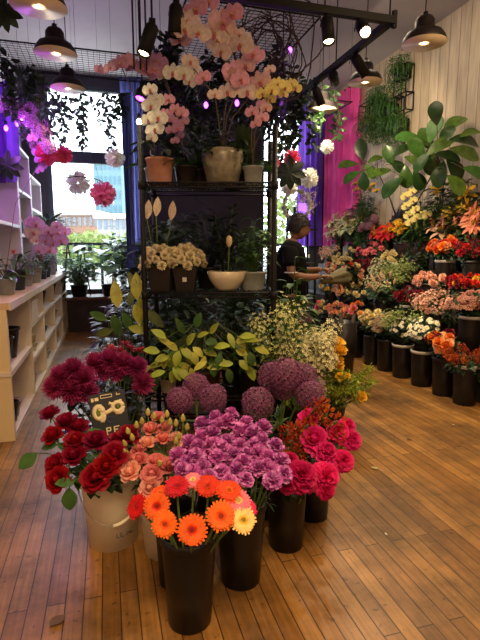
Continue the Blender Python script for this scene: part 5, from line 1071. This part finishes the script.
# ================================================================ far bench and its plants
t = thing('plant_bench', (.1, 8.85, 0), 'low dark planter bench under the left window', 'bench'); b = MB(); b.box((0, 0, .28), (1.55, .56, .56)); b.build('bench_body', DARKW, t, smooth=False); b = MB(); b.box((0, -.01, .585), (1.62, .62, .05)); b.build('bench_top', mat('bench_top', (.10, .045, .025), .5), t, smooth=False)
bz = .612
plant('monstera', (.05, 8.75, bz), 'broad leaved pale green plant in the middle of the far bench', .16, .2, BLACKP, 18, .42, 1.0, .46, .32, leafm('jade', (.22, .42, .22), .3), .8, .5)
plant('potted_foliage', (-.48, 8.75, bz), 'bushy grey green plant at the left end of the far bench', .15, .2, BLACKP, 300, .4, .62, .14, .07, G_HAZE)
plant('potted_foliage', (.52, 8.75, bz), 'bushy dark plant at the right end of the far bench', .15, .2, BLACKP, 260, .36, 1.0, .22, .09, G_HAZE)
plant('potted_foliage', (.28, 8.62, bz), 'leafy variegated plant on the far bench before the indigo curtain', .1, .16, GREYC, 120, .26, 1.15, .24, .11, G_BLUE, .9, .4)
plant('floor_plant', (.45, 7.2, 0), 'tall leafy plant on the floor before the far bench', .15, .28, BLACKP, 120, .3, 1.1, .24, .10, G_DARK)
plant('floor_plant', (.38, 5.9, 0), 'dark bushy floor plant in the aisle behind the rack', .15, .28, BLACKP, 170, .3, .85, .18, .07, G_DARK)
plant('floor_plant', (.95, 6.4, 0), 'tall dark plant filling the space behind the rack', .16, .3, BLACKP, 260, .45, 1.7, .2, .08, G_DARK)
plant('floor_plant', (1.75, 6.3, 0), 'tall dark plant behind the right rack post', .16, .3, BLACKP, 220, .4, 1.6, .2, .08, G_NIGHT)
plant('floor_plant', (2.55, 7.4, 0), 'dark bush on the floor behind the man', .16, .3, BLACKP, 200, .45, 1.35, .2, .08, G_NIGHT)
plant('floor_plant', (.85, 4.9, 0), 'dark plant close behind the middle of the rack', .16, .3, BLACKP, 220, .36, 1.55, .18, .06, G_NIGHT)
# folding stand by window
t = thing('folding_stand', (-.52, 8.78, .612), 'dark A frame plant stand before the left window', 'plant stand')
for x in (-.12, .12):
    for s in (-1, 1): b = MB(); b.tube([(x + s * .10, s * .12, 0), (x, 0, .95)], .012, 0, 6); b.build('leg', BLACKM, t)
b = MB(); b.box((.1, 0, .76), (.6, .22, .025)); b.build('tray', DARKW, t, smooth=False)
for k, x in enumerate((-.5, -.38, -.27)): cup(x, 8.78, 1.386, .045, .13, GREYC, 'jar', 'small grey jar on the stand before the window, %s one' % ('left', 'middle', 'right')[k], cat='jar')
# black step ladder / stand with violet panel beyond man
p = ground(323, 330, 0)
t = thing('tall_stand', (3.1, 7.3, 0), 'dark tall stand with violet panel between the man and the pink curtain', 'stand')
for x in (-.22, .22):
    for y in (-.15, .15): b = MB(); b.tube([(x, y, 0), (x * .8, y, 2.1)], .02, 0, 6); b.build('leg', BLACKM, t)
for z in (.6, 1.2, 1.75): b = MB(); b.box((0, 0, z), (.46, .32, .03)); b.build('shelf', DARKW, t, smooth=False)
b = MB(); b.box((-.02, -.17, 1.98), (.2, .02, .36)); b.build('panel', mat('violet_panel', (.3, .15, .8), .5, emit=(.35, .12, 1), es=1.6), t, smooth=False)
twm = MB()
for k in range(60):
    a = ru(0, 6.28); e = V((math.cos(a) * ru(.05, .3), math.sin(a) * ru(.05, .25), ru(.3, .75))); twm.tube([(0, 0, .05), e * .5, e], .0025, 0, 3, False)
    for j in range(5): twm.blade(e * ru(.5, 1), rdir(.4), rdir(), .05, .025, 1, .3, 2)
t = thing('potted_blossom', (3.15, 7.25, 1.77), 'pale pink twiggy blossoms in a pot on the tall stand', 'potted plant'); pot_mb(.07, .09, .14).build('pot', GREYC, t); twm.build('branches', [BARK, petal('pale_blossom', (.6, .42, .45))], t)

# ================================================================ the man
def skin_mesh(joints, edges, name, sub=2):
    me = bpy.data.meshes.new(name); me.from_pydata([j[0] for j in joints], edges, []); o = bpy.data.objects.new(name, me); C.objects.link(o)
    m = o.modifiers.new('s', 'SKIN'); m.use_smooth_shade = True
    for i, j in enumerate(joints):
        r = j[1]; me.skin_vertices[0].data[i].radius = r if isinstance(r, tuple) else (r, r)
    me.skin_vertices[0].data[0].use_root = True
    s = o.modifiers.new('u', 'SUBSURF'); s.levels = sub; s.render_levels = sub
    dg = bpy.context.evaluated_depsgraph_get(); dg.update(); ev = o.evaluated_get(dg); r = bpy.data.meshes.new_from_object(ev)
    bpy.data.objects.remove(o); vs = [tuple(v.co) for v in r.vertices]; fs = [tuple(p.vertices) for p in r.polygons]; bpy.data.meshes.remove(r); return vs, fs
SKIN = mat('skin', (0.20, 0.10, 0.062), .5, .3); SHIRT = mat('black_shirt', (.008, .008, .009), .9, .05, bump=.2, scale=12); HAIR = mat('hair_black', (.010, .008, .007), .6, .3)
MP = V((1.84, 4.57, 0)); mrz = -.42
t = thing('person', MP, 'person in black t-shirt standing in profile, arranging a wrapped bouquet', 'person', rz=mrz)
bd = MB()
# facing +X; right side is -Y (towards the camera)
J = [((0, 0, .98), (.09, .09)), ((.0, 0, 1.12), (.11, .10)), ((-.01, 0, 1.32), (.15, .13)), ((-.01, 0, 1.46), (.10, .09)), ((.02, 0, 1.53), (.055, .055)), ((.045, 0, 1.60), (.055, .055)),
     ((0, -.19, 1.44), (.062, .062)), ((.01, -.25, 1.18), (.046, .046)), ((.16, -.20, 1.15), (.040, .040)), ((.30, -.13, 1.16), (.028, .028)),
     ((0, .19, 1.44), (.062, .062)), ((.04, .25, 1.20), (.046, .046)), ((.18, .19, 1.20), (.040, .040)), ((.32, .10, 1.22), (.028, .028)),
     ((0, -.10, .86), (.085, .085)), ((.02, -.11, .50), (.062, .062)), ((-.01, -.11, .12), (.042, .042)), ((.02, -.11, .05), (.04, .035)), ((.14, -.12, .03), (.035, .025)),
     ((0, .10, .86), (.085, .085)), ((.02, .11, .50), (.062, .062)), ((-.01, .11, .12), (.042, .042)), ((.02, .11, .05), (.04, .035)), ((.14, .12, .03), (.035, .025))]
E_ = [(0, 1), (1, 2), (2, 3), (3, 4), (4, 5), (3, 6), (6, 7), (7, 8), (8, 9), (3, 10), (10, 11), (11, 12), (12, 13), (0, 14), (14, 15), (15, 16), (16, 17), (17, 18), (0, 19), (19, 20), (20, 21), (21, 22), (22, 23)]
bd.add(*skin_mesh(J, E_, 'body'))
def hand(w, side):
    w = V(w); Jh = [(w, (.024, .018)), (w + V((.05, 0, 0)), (.034, .017)), (w + V((.085, 0, 0)), (.034, .015))]; bd.add(*skin_mesh(Jh, [(0, 1), (1, 2)], 'palm', 1))
    for k, ln in enumerate((.068, .076, .072, .055)):
        o = w + V((.08, (k - 1.5) * .018, 0)); dr = V((1, 0, -.15)); p1 = o + dr * ln * .45; p2 = p1 + V((.55, 0, -.85)) * ln * .3; p3 = p2 + V((.1, 0, -1)) * ln * .28
        bd.add(*skin_mesh([(o, (.009, .009)), (p1, (.0088, .0088)), (p2, (.008, .008)), (p3, (.007, .007))], [(0, 1), (1, 2), (2, 3)], 'f', 1))
    o = w + V((.03, .025 * side, 0)); p1 = o + V((.03, .03 * side, -.01)); p2 = p1 + V((.03, .008 * side, -.015))
    bd.add(*skin_mesh([(o, (.012, .012)), (p1, (.011, .011)), (p2, (.008, .008))], [(0, 1), (1, 2)], 'th', 1))
hand((.30, -.13, 1.16), 1); hand((.32, .10, 1.22), -1)
# head
hc = V((.07, 0, 1.655)); nh, mh = 20, 16; vs = []
q = Quaternion((0, 1, 0), .22)
for i in range(mh + 1):
    th_ = PI * i / mh; z = -math.cos(th_)
    for k in range(nh):
        a = 2 * PI * k / nh; x = math.cos(a) * math.sin(th_); y = math.sin(a) * math.sin(th_)
        jaw = 1 - .28 * max(0, -z) ** 1.5; X_ = x * .106 * (jaw if x < 0 else (1 - .10 * max(0, -z))) + (.012 if z < -.2 and x > 0 else 0); Y_ = y * .082 * jaw; Z_ = z * .126
        if x > .75: # nose, brow, lips, chin
            fy = max(0, 1 - abs(y) * 4.5)
            X_ += .026 * fy * math.exp(-((z + .12) / .16) ** 2) + .006 * math.exp(-((z - .22) / .1) ** 2) + .008 * fy * math.exp(-((z + .5) / .1) ** 2) + .006 * fy * math.exp(-((z + .82) / .12) ** 2) - .006 * math.exp(-((abs(y) - .3) / .12) ** 2 - ((z - .05) / .1) ** 2)
        vs.append(hc + q @ V((X_, Y_, Z_)))
bd.add(vs, [(i * nh + k, i * nh + (k + 1) % nh, (i + 1) * nh + (k + 1) % nh, (i + 1) * nh + k) for i in range(mh) for k in range(nh)])
for s in (-1, 1): bd.ball(hc + q @ V((-.012, s * .078, -.005)), .028, 0, 10, 8, (.7, .35, 1.1))
bd.build('body', SKIN, t)
for s in (-1, 1):
    b = MB(); b.ball(hc + q @ V((.086, s * .028, .008)), .010, 0, 8, 6); b.build('eye', mat('eye_white', (.5, .48, .45), .3), t); 
b = MB()   # hair: short, full on top
vs = []
for i in range(11):
    th_ = PI * .66 * i / 10
    for k in range(24):
        a = 2 * PI * k / 24; lim = 1 if math.cos(a) < .35 else .66; tt = th_ * lim; r = 1.10 + .04 * math.sin(5 * a + i) * (i > 2)
        vs.append(hc + q @ V((math.sin(tt) * math.cos(a) * .110 * r - .008, math.sin(tt) * math.sin(a) * .088 * r, math.cos(tt) * .126 * (r + .01))))
b.add(vs, [(i * 24 + k, i * 24 + (k + 1) % 24, (i + 1) * 24 + (k + 1) % 24, (i + 1) * 24 + k) for i in range(10) for k in range(24)])
for k in range(160): d = fib(160, .0)[k]; c = hc + q @ V((d.x * .116 - .008, d.y * .094, d.z * .14 + .005)); b.blade(c, d + rdir() * .8, d, .03, .012, 0, .8, 3)
b.build('hair', HAIR, t)
SJ = [((0, 0, .80), (.18, .16)), ((.0, 0, 1.12), (.175, .165)), ((-.01, 0, 1.32), (.19, .17)), ((-.01, 0, 1.45), (.135, .12)), ((.01, 0, 1.505), (.07, .07)), ((0, -.19, 1.43), (.10, .10)), ((.01, -.235, 1.24), (.085, .085)), ((0, .19, 1.43), (.10, .10)), ((.03, .235, 1.25), (.085, .085))]
b = MB(); b.add(*skin_mesh(SJ, [(0, 1), (1, 2), (2, 3), (3, 4), (3, 5), (5, 6), (3, 7), (7, 8)], 'shirt')); sh = b.build('t_shirt', SHIRT, t)
b = MB(); b.box((.178, -.07, 1.36), (.006, .03, .035), 0, Quaternion((0, 0, 1), -.5)); b.build('chest_emblem', mat('emblem_white', (.6, .6, .58), .6), sh, smooth=False)
b = MB(); b.tube([V((.01, -.235, 1.20)) + V((.066 * math.cos(a), .066 * math.sin(a), 0)) for a in [2 * PI * i / 16 for i in range(17)]], .006, 0, 4); b.build('sleeve_hem', mat('hem_white', (.5, .5, .5), .7), sh)
PJ = [((0, 0, 1.02), (.17, .15)), ((0, -.10, .84), (.135, .135)), ((.02, -.11, .50), (.09, .09)), ((-.01, -.11, .10), (.065, .065)), ((0, .10, .84), (.135, .135)), ((.02, .11, .50), (.09, .09)), ((-.01, .11, .10), (.065, .065))]
b = MB(); b.add(*skin_mesh(PJ, [(0, 1), (1, 2), (2, 3), (0, 4), (4, 5), (5, 6)], 'trousers')); b.build('trousers', mat('dark_trousers', (.02, .022, .03), .8), t)
for s in (-1, 1): b = MB(); b.add(*skin_mesh([((-.04, s * .11, .05), (.05, .05)), ((.05, s * .115, .045), (.05, .045)), ((.16, s * .12, .035), (.045, .033))], [(0, 1), (1, 2)], 'shoe')); b.build('shoe', BLACKP, t)
# wrapped bouquet in his hands
mw = Matrix.Translation(MP) @ Matrix.Rotation(mrz, 4, 'Z'); c = mw @ V((.42, -.03, 1.13))
t = thing('wrapped_bouquet', c, 'bouquet wrapped in brown paper held in the hands of the person in black', 'bouquet', rz=mrz)
ax = V((.55, .2, .12)).normalized(); q = zto(ax); b = MB(); vs = []
for i in range(7):
    v = i / 6
    for k in range(28):
        a = 2 * PI * k / 28; r = .03 + .06 * v + .012 * math.sin(7 * a) * v; p = q @ V((r * math.cos(a), r * math.sin(a), -.12 + .28 * v + .03 * v * math.sin(4 * a))); vs.append(p)
b.add(vs, [(i * 28 + k, i * 28 + (k + 1) % 28, (i + 1) * 28 + (k + 1) % 28, (i + 1) * 28 + k) for i in range(6) for k in range(28)]); b.build('paper', mat('kraft_paper', (.16, .14, .075), .7, trans=.2), t)
b = MB(); 
for k in range(70): d = rdir(); b.blade(q @ V((ru(-.09, .09), ru(-.09, .09), ru(.05, .25))), q @ V((d.x, d.y, .7)), (0, 0, 1), .12, .04, 0, .7, 4)
b.build('foliage', G_DARK, t)
for k in range(12):
    d = fib(12, .3)[k]; link('bloom', (pr('mum', 'yell') + pr('ruf', 'red') + pr('mum', 'cream') + pr('ruf', 'ppink'))[(k * 3) % 8], t, mtx=frame_mtx(q @ V((d.x * .13, d.y * .13, .22 + d.z * .08)), q @ d, .8))
# hanging brown sheet of paper / dark bags by the man's legs
b = MB(); t = thing('paper_roll_stand', (2.55, 4.75, 0), 'dark bin of brown wrapping paper beside the person', 'bin')
b.lathe([(.13, 0), (.16, .62), (.15, .62), (.12, .02)], 0, 24); b.build('bin_body', BLACKP, t)
for k in range(3): b = MB(); a = k * 1.25; b.tube([(math.cos(a) * .06, math.sin(a) * .06, .03), (math.cos(a) * .14, math.sin(a) * .14, .70)], .022, 0, 10); b.build('paper_roll', mat('kraft_dark', (.03, .018, .015), .7), t)

# ---- petals and leaves fallen on the floor
for (px, py, c_, s, lb) in ((371, 467, (.45, .42, .15), .035, 'pale dry leaf lying alone on the open floor'), (347, 425, (.5, .45, .3), .02, 'small pale petal on the floor beside the freesia bucket'), (455, 425, (.6, .55, .4), .016, 'tiny pale petal on the floor before the flower display'), (387, 535, (.6, .55, .4), .012, 'tiny pale scrap in the middle of the open floor'), (382, 424, (.5, .42, .25), .014, 'tiny petal on the floor behind the dry leaf'), (65, 615, (.12, .07, .04), .05, 'dark dry leaf on the floor left of the cream pail'), (412, 440, (.12, .08, .05), .03, 'brown leaf scrap on the far open floor')):
    p = ground(px, py, .004); b = MB(); a = ru(0, 6.28); b.blade((0, 0, 0), (math.cos(a), math.sin(a), .02), (0, 0, 1), s * 1.5, s, 0, -.2, 5, .2)
    tag(b.build('fallen_leaf', mat('fallen_%d' % px, c_, .7), loc=p), lb, 'leaf')

# ---------------------------------------------------------------- labels: tell look-alikes apart by their place in their own bunch
bpy.context.view_layer.update()
ORD = ['', '', 'second', 'third', 'fourth', 'fifth', 'sixth', 'seventh', 'eighth', 'ninth', 'tenth', 'eleventh', 'twelfth', 'thirteenth', 'fourteenth', 'fifteenth']
def nth(i, n):
    if n == 1: return ''
    if i == 0: return 'leftmost'
    if i == n - 1: return 'rightmost'
    return (ORD[i + 1] + ' from left') if i < n / 2 else (ORD[n - i] + ' from right')
by = {}
for o in list(C.objects):
    if o.parent is None and o.get('label'): by.setdefault(o['label'], []).append(o)
for lab, os_ in by.items():
    if len(os_) < 2: continue
    if not os_[0].get('group'):
        for o in os_: o['group'] = lab
    def pos(o):
        ch = [c for c in o.children if c.type == 'MESH' and c.name.split('.')[0] in ('bloom', 'bud', 'plume', 'spray', 'blossom')]
        p = (ch[0].matrix_world if ch else o.matrix_world).translation - CO
        z = p.dot(CF); return (p.dot(CR) / z, -p.dot(CU) / z)
    P = sorted(((pos(o), o) for o in os_), key=lambda a: a[0][1]); n = len(P)
    R = 1 if n <= 4 else max(2, min(5, round(math.sqrt(n / 2.2))))
    for r in range(R):
        row = sorted(P[r * n // R:(r + 1) * n // R], key=lambda a: a[0][0])
        rn = '' if R == 1 else ('top row' if r == 0 else 'bottom row' if r == R - 1 else ORD[r + 1] + ' row')
        for i, (_, o) in enumerate(row):
            x = nth(i, len(row)); o['label'] = lab + ', ' + ', '.join(q for q in (x, rn) if q)
